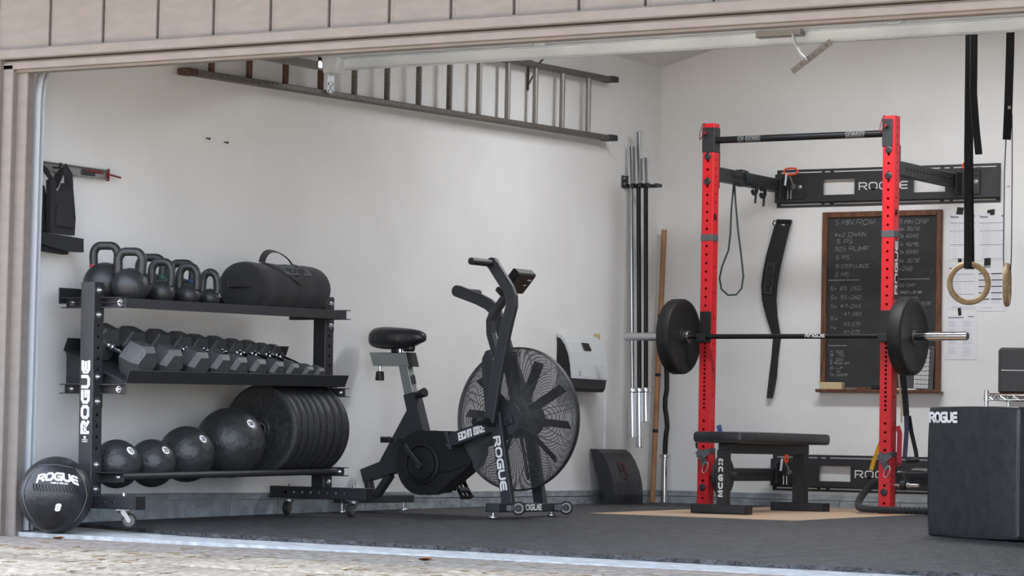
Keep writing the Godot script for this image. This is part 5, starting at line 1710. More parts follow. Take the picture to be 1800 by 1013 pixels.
func back_wall_things() -> void:
	var st: SurfaceTool
	var t := thing("chalkboard", "chalkboard in a brown wooden frame with chalk workout notes on the back wall", "chalkboard", Vector3(1.557, 1.268, 0.004))
	for q in [[-0.379, 0.0, 0.036, 1.115], [0.380, 0.0, 0.036, 1.115]]:
		st = S(); box(st, Vector3(q[0], q[1], 0.011), Vector3(q[2], q[3], 0.022), 0.004)
		mk("frame_side", st, M.frame, t)
	for y in [0.540, -0.540]:
		st = S(); box(st, Vector3(0, y, 0.0105), Vector3(0.724, 0.035, 0.021), 0.004)
		mk("frame_rail", st, M.frame, t)
	st = S()
	box(st, Vector3(0.005, -0.552, 0.035), Vector3(0.82, 0.012, 0.07), 0.003)
	box(st, Vector3(0.005, -0.544, 0.068), Vector3(0.82, 0.012, 0.006), 0.002)
	mk("chalk_tray", st, M.frame, t)
	var W := 740; var H := 1060
	var im := Image.create(W, H, false, Image.FORMAT_RGB8)
	var nz := FastNoiseLite.new()
	nz.seed = 4; nz.frequency = 0.006
	for y in H:
		for x in W:
			var v := 0.185 + 0.028 * nz.get_noise_2d(x, y) + 0.012 * nz.get_noise_2d(x * 5.0, y * 5.0)
			im.set_pixel(x, y, Color(v, v * 1.02, v * 1.06))
	var notes := [["5 MIN ROW", 1.243, 1.505, 1.745, 0.030], ["4x2 CHAIN", 1.238, 1.448, 1.672, 0.024], ["5 PS", 1.255, 1.357, 1.63, 0.026], ["30S PUMP", 1.239, 1.466, 1.585, 0.024], ["5 PS", 1.25, 1.339, 1.53, 0.024], ["10 STEP LUNGE", 1.247, 1.475, 1.478, 0.022], ["5 MS", 1.248, 1.337, 1.426, 0.024],
		["5x 65 260", 1.215, 1.419, 1.34, 0.024], ["5x 55-260", 1.22, 1.42, 1.285, 0.024], ["5x 47-265", 1.22, 1.421, 1.232, 0.022], ["47-265", 1.31, 1.425, 1.184, 0.02], ["5x", 1.218, 1.266, 1.156, 0.022], ["43-275", 1.311, 1.419, 1.12, 0.022], ["1x", 1.219, 1.26, 1.10, 0.02], ["41-275", 1.31, 1.417, 1.074, 0.02],
		["5 MIN GRIP", 1.672, 1.858, 1.742, 0.026], ["6x 30/30", 1.673, 1.802, 1.702, 0.022], ["3x 60/60", 1.673, 1.796, 1.658, 0.022], ["1x 90/90", 1.674, 1.797, 1.606, 0.022], ["3x 60/60", 1.675, 1.794, 1.56, 0.022], ["6x 30/30", 1.675, 1.802, 1.507, 0.022], ["=268", 1.676, 1.756, 1.456, 0.026], ["50 CAP", 1.677, 1.777, 1.36, 0.016], ["TIMER x 85 MIN", 1.678, 1.824, 1.316, 0.016], ["3 ROUNDS", 1.679, 1.798, 1.283, 0.013], ["x 45/35", 1.799, 1.881, 1.246, 0.018],
		["A: 400", 1.221, 1.307, 0.956, 0.014], ["B: 110", 1.222, 1.314, 0.934, 0.014], ["C: 320", 1.222, 1.304, 0.907, 0.014], ["D: ROW AM", 1.222, 1.345, 0.884, 0.014], ["E: UP", 1.223, 1.305, 0.855, 0.013], ["I: X", 1.223, 1.291, 0.832, 0.013], ["G: LIDER", 1.224, 1.339, 0.812, 0.013]]
	for q in notes: scribble(im, q[0], (q[1] - 1.196) / 0.724 * W, (1.790 - q[3]) / 1.045 * H, (q[2] - q[1]) / 0.724 * W, q[4] / 1.045 * H, Color(0.72, 0.73, 0.74, 0.4), 1.2)
	for q in [[1.201, 1.412, 1.402], [1.674, 1.876, 1.404], [1.211, 1.333, 0.998]]:
		scribble(im, "-", (q[0] - 1.196) / 0.724 * W, (1.790 - q[2]) / 1.045 * H, (q[1] - q[0]) / 0.724 * W, 2.0, Color(0.8, 0.8, 0.8, 0.55), 1.4)
	for k in 60:   # a smudge of chalk by the right edge
		var p := Vector2(W - 32, 340) + Vector2(rng.randfn(0, 7), rng.randfn(0, 10))
		im.set_pixelv(p.clamp(Vector2.ZERO, Vector2(W - 1, H - 1)), Color(0.62, 0.62, 0.62))
	picture("slate", im, Vector3(0.0005, -0.0, 0.008), 0.724, 1.046, 0.75, t)
	t = thing("chalk_eraser", "cream felt chalk eraser block on the left end of the chalk tray", "eraser", Vector3(1.252, 0.7245, 0.042))
	st = S(); box(st, Vector3(0, 0.024, 0), Vector3(0.148, 0.047, 0.05), 0.004)
	mk("felt_block", st, M.eraser, t)
	for q in [[1.385, 0.08, 0.007, "patch", "short grey stick of chalk on the chalk tray beside the cream eraser"], [1.75, 0.13, 0.006, "print", "long white stick of chalk on the chalk tray under the number board"]]:
		t = thing("chalk_stick", q[4], "chalk", Vector3(q[0], 0.7245 + q[2], 0.055), Vector3.ZERO, "chalk on the tray")
		st = S(); cyl(st, Vector3(-q[1] / 2, 0, 0), Vector3(q[1] / 2, 0, 0), q[2], 12, 0.001)
		mk("chalk", st, M[q[3]], t)
	t = thing("tray_clip", "small dark round clip on the chalk tray between the eraser and the red post", "clip", Vector3(1.545, 0.7245, 0.05))
	st = S(); cyl(st, Vector3(-0.025, 0.015, 0), Vector3(0.025, 0.015, 0), 0.015, 14, 0.004)
	mk("clip_body", st, M.dark, t)
	# number board leaning in the lower right of the chalkboard
	t = thing("number_board", "dark board of white number tiles leaning on the right end of the chalk tray", "board", Vector3(1.828, 0.862, 0.036), Vector3(-0.02, 0, -0.03))
	st = S(); box(st, Vector3(0, 0, 0), Vector3(0.185, 0.272, 0.006), 0.002)
	mk("backing", st, M.steel, t)
	im = Image.create(185 * 2, 272 * 2, false, Image.FORMAT_RGB8)
	im.fill(Color(0.27, 0.275, 0.285))
	for r in 9:
		for c in 4:
			var px := 120 + c * 48; var py := 40 + r * 54
			im.fill_rect(Rect2i(px, py, 42, 44), Color(0.9, 0.9, 0.89))
			for s in 3: im.fill_rect(Rect2i(px + 5 + (r * 7 + c * 5 + s * 11) % 12, py + 7 + s * 12, 16 + (c + s) % 3 * 5, 4), Color(0.45, 0.46, 0.48))
			for s in 2: im.fill_rect(Rect2i(px + 12 + s * 15, py + 6, 4, 32), Color(0.45, 0.46, 0.48))
		im.fill_rect(Rect2i(330, 56 + r * 54, 6, 12), Color(0.7, 0.7, 0.7))
	im.fill_rect(Rect2i(4, 4, 362, 3), Color(0.5, 0.5, 0.5))
	im.fill_rect(Rect2i(363, 4, 3, 536), Color(0.5, 0.5, 0.5))
	picture("number_tiles", im, Vector3(0, 0, 0.0034), 0.183, 0.270, 0.5, t)
	# papers taped up beside the chalkboard
	var papers := [[1.990, 2.172, 1.514, 1.810, 0, "sheet of printed tables taped beside the chalkboard, upper left of the group"], [2.180, 2.355, 1.512, 1.806, 0, "sheet of printed tables taped beside the chalkboard, upper right of the group"], [1.988, 2.172, 1.222, 1.494, 0, "sheet of printed tables taped below the upper left one, behind the wooden ring"], [2.176, 2.358, 1.207, 1.500, 1, "printed sheet with rows of black bars, between the two wooden rings"], [1.984, 2.181, 0.915, 1.192, 2, "lowest printed sheet with two text columns, behind the chrome bar end"]]
	for q in papers:
		t = thing("printed_sheet", q[5], "paper", Vector3((q[0] + q[1]) / 2, (q[2] + q[3]) / 2, 0.0015), Vector3.ZERO, "printed sheets taped to the back wall")
		var w: float = q[1] - q[0]; var h: float = q[3] - q[2]
		im = Image.create(220, 320, false, Image.FORMAT_RGB8)
		im.fill(Color(0.875, 0.875, 0.895))
		var ink := Color(0.42, 0.43, 0.47)
		if q[4] == 0:
			for k in 5: im.fill_rect(Rect2i(14 + k * 13, 28 - (4 if k == 0 else 0), 10, 12), ink)
			im.fill_rect(Rect2i(186, 22, 20, 14), Color(0.6, 0.6, 0.64))
			for y in [72, 124, 216]: im.fill_rect(Rect2i(12, y, 196, 3), ink)
			for y in range(84, 306, 13): im.fill_rect(Rect2i(34, y, 40 + (y * 7) % 30, 2), Color(0.66, 0.67, 0.72))
			for x in [12, 84, 104, 140, 168, 206]: im.fill_rect(Rect2i(x, 72, 1, 236), Color(0.7, 0.71, 0.76))
			im.fill_rect(Rect2i(30, 308, 176, 2), ink)
		elif q[4] == 1:
			for k in 7: im.fill_rect(Rect2i(14 + k * 13, 24, 10, 10), Color(0.25, 0.25, 0.28))
			im.fill_rect(Rect2i(14, 40, 60, 3), ink)
			for r in 5:
				for c in 2:
					im.fill_rect(Rect2i(14 + c * 98, 70 + r * 42, 84, 7), Color(0.2, 0.2, 0.23))
					for k in 3: im.fill_rect(Rect2i(14 + c * 98, 82 + r * 42 + k * 8, 60 + (r * 13 + k * 7) % 22, 2), Color(0.66, 0.67, 0.7))
			im.fill_rect(Rect2i(34, 298, 90, 3), Color(0.66, 0.67, 0.7))
		else:
			for k in 10: im.fill_rect(Rect2i(14 + k * 11, 22, 9, 8), Color(0.32, 0.32, 0.35))
			for k in 4: im.fill_rect(Rect2i(156 + k * 11, 16, 9, 8), ink)
			for c in 2:
				for r in 26:
					if r % 7 == 5: continue
					im.fill_rect(Rect2i(14 + c * 104, 52 + r * 9, 44 + (r * 17 + c * 9) % 34, 2), Color(0.6, 0.61, 0.66))
					if r % 2 == 0: im.fill_rect(Rect2i(98 + c * 104, 52 + r * 9, 3, 5), Color(0.7, 0.7, 0.74))
			im.fill_rect(Rect2i(112, 292, 60, 3), Color(0.66, 0.67, 0.7))
		st = S(); box(st, Vector3.ZERO, Vector3(w, h, 0.0008))
		mk("paper", st, M.white, t)
		picture("print", im, Vector3(0, 0, 0.0009), w - 0.001, h - 0.001, 0.8, t)
	for q in [[2.063, 1.815, 0.046, 0.044, -0.1, "square of black tape at the top of the upper left sheet"], [2.262, 1.802, 0.05, 0.036, 0.08, "torn piece of black tape at the top of the upper right sheet"], [2.066, 1.516, 0.025, 0.022, 0.0, "small black tape piece above the wooden ring, between two left sheets"], [2.243, 1.504, 0.044, 0.046, 0.03, "square of black tape between the two right sheets"], [2.068, 1.205, 0.022, 0.046, 0.15, "narrow strip of black tape at the top of the lowest sheet"]]:
		t = thing("tape_piece", q[5], "tape", Vector3(q[0], q[1], 0.0034), Vector3(0, 0, q[4]), "black tape holding the sheets")
		st = S()
		var poly := [Vector2(-0.5, -0.5), Vector2(0.45, -0.5), Vector2(0.5, 0.5), Vector2(-0.42, 0.5)] if q[2] != 0.05 else [Vector2(-0.1, -0.5), Vector2(0.45, -0.5), Vector2(0.5, 0.5), Vector2(-0.42, 0.42), Vector2(-0.5, -0.1), Vector2(-0.15, -0.12)]
		var pp := []
		for p in poly: pp.append(Vector2(p.x * q[2], p.y * q[3]))
		extrude(st, pp, 0.0006, Transform3D.IDENTITY)
		mk("tape", st, M.black, t)
	# the weight-lifting belt
	t = thing("lifting_belt", "black lifting belt with buckle hanging on the back wall left of the chalkboard", "belt", Vector3(0.86, 1.2, 0.0))
	var L := [[0.850, 0.958, 1.772], [0.838, 0.950, 1.74], [0.790, 0.910, 1.565], [0.768, 0.886, 1.45], [0.757, 0.871, 1.37], [0.760, 0.862, 1.28], [0.785, 0.866, 1.18], [0.826, 0.885, 1.06], [0.828, 0.882, 1.04], [0.818, 0.868, 0.92], [0.806, 0.862, 0.80], [0.800, 0.848, 0.70], [0.803, 0.845, 0.67]]
	var rings := []
	for i in L.size():
		var q: Array = L[i]
		var z := 0.03 + 0.02 * sin(i * 0.55)
		var y: float = q[2] - 1.2
		rings.append([Vector3(q[0] - 0.86, y, z), Vector3(q[0] - 0.856, y, z + 0.005), Vector3(q[1] - 0.864, y, z + 0.005), Vector3(q[1] - 0.86, y, z), Vector3(q[1] - 0.864, y, z - 0.005), Vector3(q[0] - 0.856, y, z - 0.005)])
	for r in rings: r.reverse()
	st = S(); loft(st, rings, false)
	# the loft runs downwards, so turn the faces
	mk("belt_body", st, M.nylon, t)
	st = S()
	box(st, Vector3(0.045, 0.552, 0.046), Vector3(0.022, 0.010, 0.004), 0.001)
	mk("buckle_slot", st, M.bright, t)
	st = S()
	tube(st, [Vector3(0.0, 0.572, 0.04), Vector3(-0.018, 0.58, 0.05), Vector3(-0.024, 0.56, 0.055), Vector3(-0.012, 0.545, 0.05), Vector3(0.0, 0.55, 0.04)], 0.004, 8)
	cyl(st, Vector3(-0.005, 0.577, 0.035), Vector3(0.095, 0.572, 0.035), 0.012, 12)
	mk("buckle", st, M.dark, t)
	st = S()
	box(st, Vector3(-0.042, 0.22, 0.0535), Vector3(0.058, 0.20, 0.003), 0.001, Basis(Vector3.BACK, -0.12))
	var bp := mk("name_patch", st, M.patch, t)
	bp.material_override = plain(Color(0.22, 0.225, 0.23), 0.8)
	st = S()
	letters(st, "ROGUE", 0.17, 0.036, flat(Vector3(-0.042, 0.22, 0.0556), Vector3(0.12, 1, 0).normalized(), Vector3(-1, 0.12, 0).normalized()), 0.2, 0.3)
	mk("lettering", st, M.black, bp)
	# wire shelf at the right edge with loudspeakers
	t = thing("wire_shelf", "chrome wire shelving unit behind the black box at the right edge", "shelf", Vector3(2.41, 0.0, 0.06))
	for q in [Vector3(0, 0, 0.35), Vector3(0, 0, 0), Vector3(0.56, 0, 0.35), Vector3(0.56, 0, 0)]:
		st = S()
		cyl(st, Vector3(q.x, fl(2.4, 0.3), q.z), Vector3(q.x, 0.718, q.z), 0.0125, 14)
		cyl(st, Vector3(q.x, 0.66, q.z), Vector3(q.x, 0.705, q.z), 0.0165, 14, 0.002)
		cyl(st, Vector3(q.x, 0.715, q.z), Vector3(q.x, 0.724, q.z), 0.0135, 14, 0.003)
		mk("post", st, M.chrome, t)
	for y in [0.695, 0.30]:
		for s in [[Vector3(0, y, 0.35), Vector3(0.56, y, 0.35)], [Vector3(0, y, 0.0), Vector3(0.56, y, 0.0)], [Vector3(0, y, 0), Vector3(0, y, 0.35)], [Vector3(0.56, y, 0), Vector3(0.56, y, 0.35)]]:
			st = S()
			cyl(st, s[0], s[1], 0.0038, 8)
			cyl(st, s[0] - Vector3(0, 0.028, 0), s[1] - Vector3(0, 0.028, 0), 0.0038, 8)
			var n := 14
			var zz := []
			for i in n + 1: zz.append(s[0].lerp(s[1], float(i) / n) - Vector3(0, 0.028 * (i % 2), 0))
			sweep(st, zz, circ(0.003, 6), false, false)
			mk("truss_edge", st, M.chrome, t)
		st = S()
		for i in 18: cyl(st, Vector3(0.03 * i + 0.025, y + 0.002, 0), Vector3(0.03 * i + 0.025, y + 0.002, 0.35), 0.0022, 6)
		var w := mk("wire_deck", st, M.chrome, t)
		w.set_meta("kind", "stuff")
	st = S(); box(st, Vector3(0.28, 0.702, 0.175), Vector3(0.54, 0.008, 0.33), 0.002)
	mk("shelf_liner", st, M.frame, t)
	for q in [[2.515, 0.26, 0.0, "dark grey loudspeaker with a pale line, front one on the wire shelf"], [2.665, 0.19, 0.02, "dark grey loudspeaker partly hidden behind another on the wire shelf"]]:
		t = thing("loudspeaker", q[3], "speaker", Vector3(q[0], 0.706, q[1]), Vector3(0, 0.42, 0), "loudspeakers on the wire shelf")
		st = S(); box(st, Vector3(0, 0.135 + q[2] / 2, 0), Vector3(0.17, 0.27 + q[2], 0.13), 0.014)
		mk("cabinet", st, plain(Color(0.245, 0.25, 0.255), 0.6), t)
		st = S(); box(st, Vector3(0.0, 0.137, 0.0652), Vector3(0.145, 0.004, 0.001))
		mk("pale_line", st, M.print, t)
		st = S()
		for k in 4: box(st, Vector3(-0.012 + 0.009 * k, 0.026, 0.0652), Vector3(0.005, 0.006, 0.001))
		mk("maker_mark", st, M.patch, t)
	t = thing("storage_case", "black slanted case on the lower level of the wire shelf", "case", Vector3(2.52, 0.299, 0.2))
	st = S(); extrude(st, [Vector2(-0.07, 0.0), Vector2(0.13, 0.0), Vector2(0.13, 0.27), Vector2(-0.055, 0.315)], 0.16, Transform3D(Basis.IDENTITY, Vector3(0, 0, -0.08)), 0.006)
	mk("case_body", st, M.plastic, t)

# ---------------------------------------------------------------- on the floor
func floor_things() -> void:
	var st: SurfaceTool
	# flat bench
	var t := thing("flat_bench", "black padded flat bench with a lettered front leg standing on the wooden platform", "bench", Vector3(1.475, -0.009, 1.45))
	st = S(); pad(st, Vector3(0, 0.423, 0.0), Vector3(0.298, 0.062, 1.16), 0.016, Basis.IDENTITY, 0.004)
	mk("seat_pad", st, M.vinyl, t)
	st = S(); box(st, Vector3(0, 0.362, -0.02), Vector3(0.07, 0.058, 1.04), 0.004)
	mk("spine", st, M.steel, t)
	for q in [[0.535, 0.02, "front"], [-0.50, 0.0, "rear"]]:
		var z: float = q[0]
		st = S(); box(st, Vector3(q[1], 0.19, z), Vector3(0.055 if z > 0 else 0.072, 0.33, 0.070), 0.004)
		var lg := mk("leg", st, M.steel, t)
		if z > 0:
			var i := 0
			for ch in "ROGUE":
				st = S()
				letters(st, ch if ch != "E" else "e", 0.029, 0.036, flat(Vector3(q[1], 0.287 - 0.044 * i, z + 0.0355), Vector3.RIGHT, Vector3.UP), 0.25, 0.3)
				mk("lettering", st, M.print, lg)
				i += 1
		st = S(); box(st, Vector3(q[1] * 0.5, 0.026 + (0.004 if z < 0 else 0.0), z), Vector3(0.335, 0.05, 0.076), 0.005)
		var ft := mk("foot", st, M.steel, t)
		for e in [-1.0, 1.0]:
			st = S(); box(st, Vector3(q[1] * 0.5 + e * 0.169, 0.026 + (0.004 if z < 0 else 0.0), z), Vector3(0.008, 0.052, 0.078), 0.003)
			mk("foot_cap", st, M.plastic, ft)
	# small plate on the peg of the left post
	t = thing("small_plate", "small round black plate hanging on the left red post behind the bench leg", "weight plate", Vector3(0.985, 0.19, 0.982))
	st = S()
	lathe(st, [Vector2(0.026, -0.018), Vector2(0.115, -0.018), Vector2(0.124, -0.012), Vector2(0.124, 0.012), Vector2(0.115, 0.018), Vector2(0.026, 0.018), Vector2(0.026, -0.018)], axis_t(Vector3.ZERO, Vector3.RIGHT), 40)
	mk("plate_body", st, M.rubber, t)
	st = S(); cyl(st, Vector3(-0.077, 0, 0), Vector3(0.09, 0, 0), 0.024, 16, 0.003)
	mk("peg", st, M.steel, t)
	# jump box
	var A := Vector3(3.42, fl(3.42, 3.67), 3.67)
	var u := Vector3(0.866, 0, 0.5)
	var n := Vector3(-0.5, 0, 0.866)
	var yaw := -atan2(u.z, u.x)
	t = thing("jump_box", "large black soft jump box with white lettering standing at the right front", "jump box", A + u * 0.335 - n * 0.255, Vector3(0, yaw, 0))
	st = S(); pad(st, Vector3(0, 0.303, 0), Vector3(0.67, 0.606, 0.51), 0.016, Basis.IDENTITY, 0.006)
	var jb := mk("box_body", st, M.vinyl, t)
	st = S(); letters(st, "ROGUE", 0.215, 0.052, flat(Vector3(-0.212, 0.556, 0.2615), Vector3.RIGHT, Vector3(-0.05, 1, 0).normalized()), 0.24, 0.34)
	mk("lettering", st, M.print, jb)
	st = S(); letters(st, "R", 0.03, 0.04, flat(Vector3(0.337, 0.55, 0.21), Vector3.FORWARD, Vector3.UP), 0.26, 0.3)
	mk("side_letter", st, M.print, jb)
	for y in [1.0]:
		st = S()
		for x in [0.327, -0.327]: pass
		tube(st, [Vector3(0.3325, 0.02, 0.2475), Vector3(0.3335, 0.3, 0.2485), Vector3(0.3325, 0.59, 0.2475)], 0.003, 6)
		mk("seam", st, M.patch, jb)
	st = S()
	tube(st, [Vector3(-0.32, 0.598, 0.2475), Vector3(0, 0.603, 0.2485), Vector3(0.32, 0.598, 0.2475)], 0.003, 6)
	mk("seam", st, M.vinyl, jb)
	# medicine ball by the left jamb
	var r := 0.166
	var c := Vector3(0.325, fl(0.325, 6.3) - 0.019 + r * 1.04, 6.3)
	t = thing("medicine_ball", "large black stitched medicine ball marked 8 on the floor at the left door jamb", "ball", c)
	st = S(); ball(st, Vector3.ZERO, Vector3(r, r * 1.04, r), Basis.IDENTITY, 48)
	var mb := mk("shell", st, M.leather, t)
	var cam_side := Vector3(0.60, 0.06, 0.80).normalized() * r
	var f := onball(Vector3.ZERO, r, cam_side, Vector3(0.05, 1, 0))
	st = S(); letters(st, "ROGUE", 0.205, 0.042, func(x: float, y: float) -> Array: return f.call(x + 0.012, y + 0.078 - 1.6 * x * x), 0.25, 0.34, 0.003)
	mk("lettering", st, M.print, mb)
	st = S(); letters(st, "8", 0.026, 0.036, func(x: float, y: float) -> Array: return f.call(x + 0.022 + y * 0.15, y - 0.062), 0.28, 0.3, 0.003)
	mk("numeral", st, M.print, mb)
	st = S(); letters(st, "MADE IN THE USA", 0.08, 0.008, func(x: float, y: float) -> Array: return f.call(x + 0.02, y + 0.046), 0.2, 0.3, 0.003)
	mk("small_print", st, M.print, mb)
	var seam := func(p: Array) -> void:
		var s2 := S()
		var q := []
		for i in p.size() - 1:
			for k in 6:
				var z: Vector2 = p[i].lerp(p[i + 1], k / 6.0)
				var h: Array = f.call(z.x, z.y)
				q.append(h[0] + h[1] * 0.003)
		tube(s2, q, 0.0017, 6)
		mk("seam", s2, M.patch, mb)
	seam.call([Vector2(-0.14, -0.16), Vector2(-0.165, 0.0), Vector2(-0.13, 0.135)])
	seam.call([Vector2(-0.13, 0.135), Vector2(0.0, 0.145), Vector2(0.13, 0.13)])
	seam.call([Vector2(0.13, 0.13), Vector2(0.165, 0.0), Vector2(0.14, -0.16)])
	for i in 15:   # the lacing
		var s2 := S()
		var x := -0.105 + 0.0155 * i
		var q := []
		for z in [Vector2(x, 0.03), Vector2(x + 0.004, 0.012), Vector2(x + 0.0125, 0.0)]:
			var h: Array = f.call(z.x, z.y + 0.008)
			q.append(h[0] + h[1] * 0.003)
		tube(s2, q, 0.0022, 6)
		mk("lace", s2, M.dark, mb)
	# battle rope round the foot of the right post
	t = thing("battle_rope", "thick dark twisted battle rope curling on the floor round the right red post", "rope", Vector3(2.0, 0, 1.0))
	var path := [Vector3(2.52, 0.03, 1.06), Vector3(2.38, 0.024, 1.12), Vector3(2.22, 0.022, 1.14), Vector3(2.08, 0.022, 1.14), Vector3(1.96, 0.024, 1.10), Vector3(1.87, 0.035, 1.00), Vector3(1.815, 0.075, 0.86), Vector3(1.80, 0.14, 0.70), Vector3(1.83, 0.19, 0.56), Vector3(1.90, 0.215, 0.46), Vector3(1.99, 0.225, 0.40), Vector3(2.1, 0.20, 0.36), Vector3(2.2, 0.10, 0.34), Vector3(2.3, 0.03, 0.36)]
	var cv := Curve3D.new()
	for i in path.size():
		var tg: Vector3 = (path[mini(i + 1, path.size() - 1)] - path[maxi(i - 1, 0)]) / 6.0
		cv.add_point(path[i] - Vector3(2.0, 0, 1.0), -tg, tg)
	cv.bake_interval = 0.012
	var bp := cv.get_baked_points()
	var pts := []
	for p in bp: pts.append(p)
	var fr := frames(pts, false)
	for s in 3:
		var q := []
		for i in pts.size():
			var a := TAU * (s / 3.0 + i * 0.012 / 0.10)
			q.append(pts[i] + fr[i].x * cos(a) * 0.0105 + fr[i].y * sin(a) * 0.0105)
		st = S(); tube(st, q, 0.0118, 8)
		mk("strand", st, M.nylon, t)
	t = thing("rope_coil", "dark heap of coiled rope behind the black jump box beside the right red post", "rope", Vector3(2.36, 0, 0.92))
	for k in 5:
		st = S()
		var q := []
		for i in 28:
			var a := TAU * i / 28
			q.append(Vector3(0.02 * k + 0.015 * sin(a * 2 + k), 0.155 + (0.125 - 0.006 * k) * sin(a), (0.115 + 0.006 * k) * cos(a) + 0.01 * k))
		tube(st, q, 0.0215, 8, true)
		mk("coil", st, M.nylon, t)
	t = thing("green_band", "dark green loop band hanging beside the rope heap behind the black jump box", "resistance band", Vector3(2.50, 0.2, 1.06))
	st = S()
	pts = []
	for i in 30: pts.append(Vector3(0.0, 0.10 * sin(TAU * i / 30), 0.085 * cos(TAU * i / 30)))
	sweep(st, pts, rect(0.006, 0.06), true, false, Vector3.RIGHT)
	mk("band", st, M.green, t)
	t = thing("storage_peg", "chrome plate peg with a black spring clamp low on the right red post", "peg", Vector3(2.075, 0.163, 0.985))
	st = S(); cyl(st, Vector3.ZERO, Vector3(0.16, 0, 0), 0.010, 14, 0.002)
	mk("peg_rod", st, M.chrome, t)
	st = S(); cyl(st, Vector3(0.052, 0, 0), Vector3(0.085, 0, 0), 0.032, 16, 0.004)
	box(st, Vector3(0.07, 0.045, 0.0), Vector3(0.014, 0.05, 0.012), 0.003, Basis(Vector3.BACK, 0.4))
	mk("spring_clamp", st, M.plastic, t)
	st = S(); cyl(st, Vector3(0.088, 0, 0), Vector3(0.10, 0, 0), 0.016, 12, 0.002)
	mk("clamp_nut", st, M.bright, t)

# ---------------------------------------------------------------- hung on the rack, from the ceiling, and bits on the ground
func strip(st: SurfaceTool, pts: Array, w: float, th: float, across: Vector3) -> void:   # flat webbing along pts, its width along across
	var L := []
	for i in pts.size():
		var t: Vector3 = (pts[mini(i + 1, pts.size() - 1)] - pts[maxi(i - 1, 0)]).normalized()
		var x := (across - t * across.dot(t)).normalized()
		var nn := x.cross(t)
		L.append([pts[i] + x * w / 2 - nn * th / 2, pts[i] + x * w / 2 + nn * th / 2, pts[i] - x * w / 2 + nn * th / 2, pts[i] - x * w / 2 - nn * th / 2])
		# x, nn, t: x cross nn = -t, so turn the loop
		L[-1].reverse()
	loft(st, L, false)

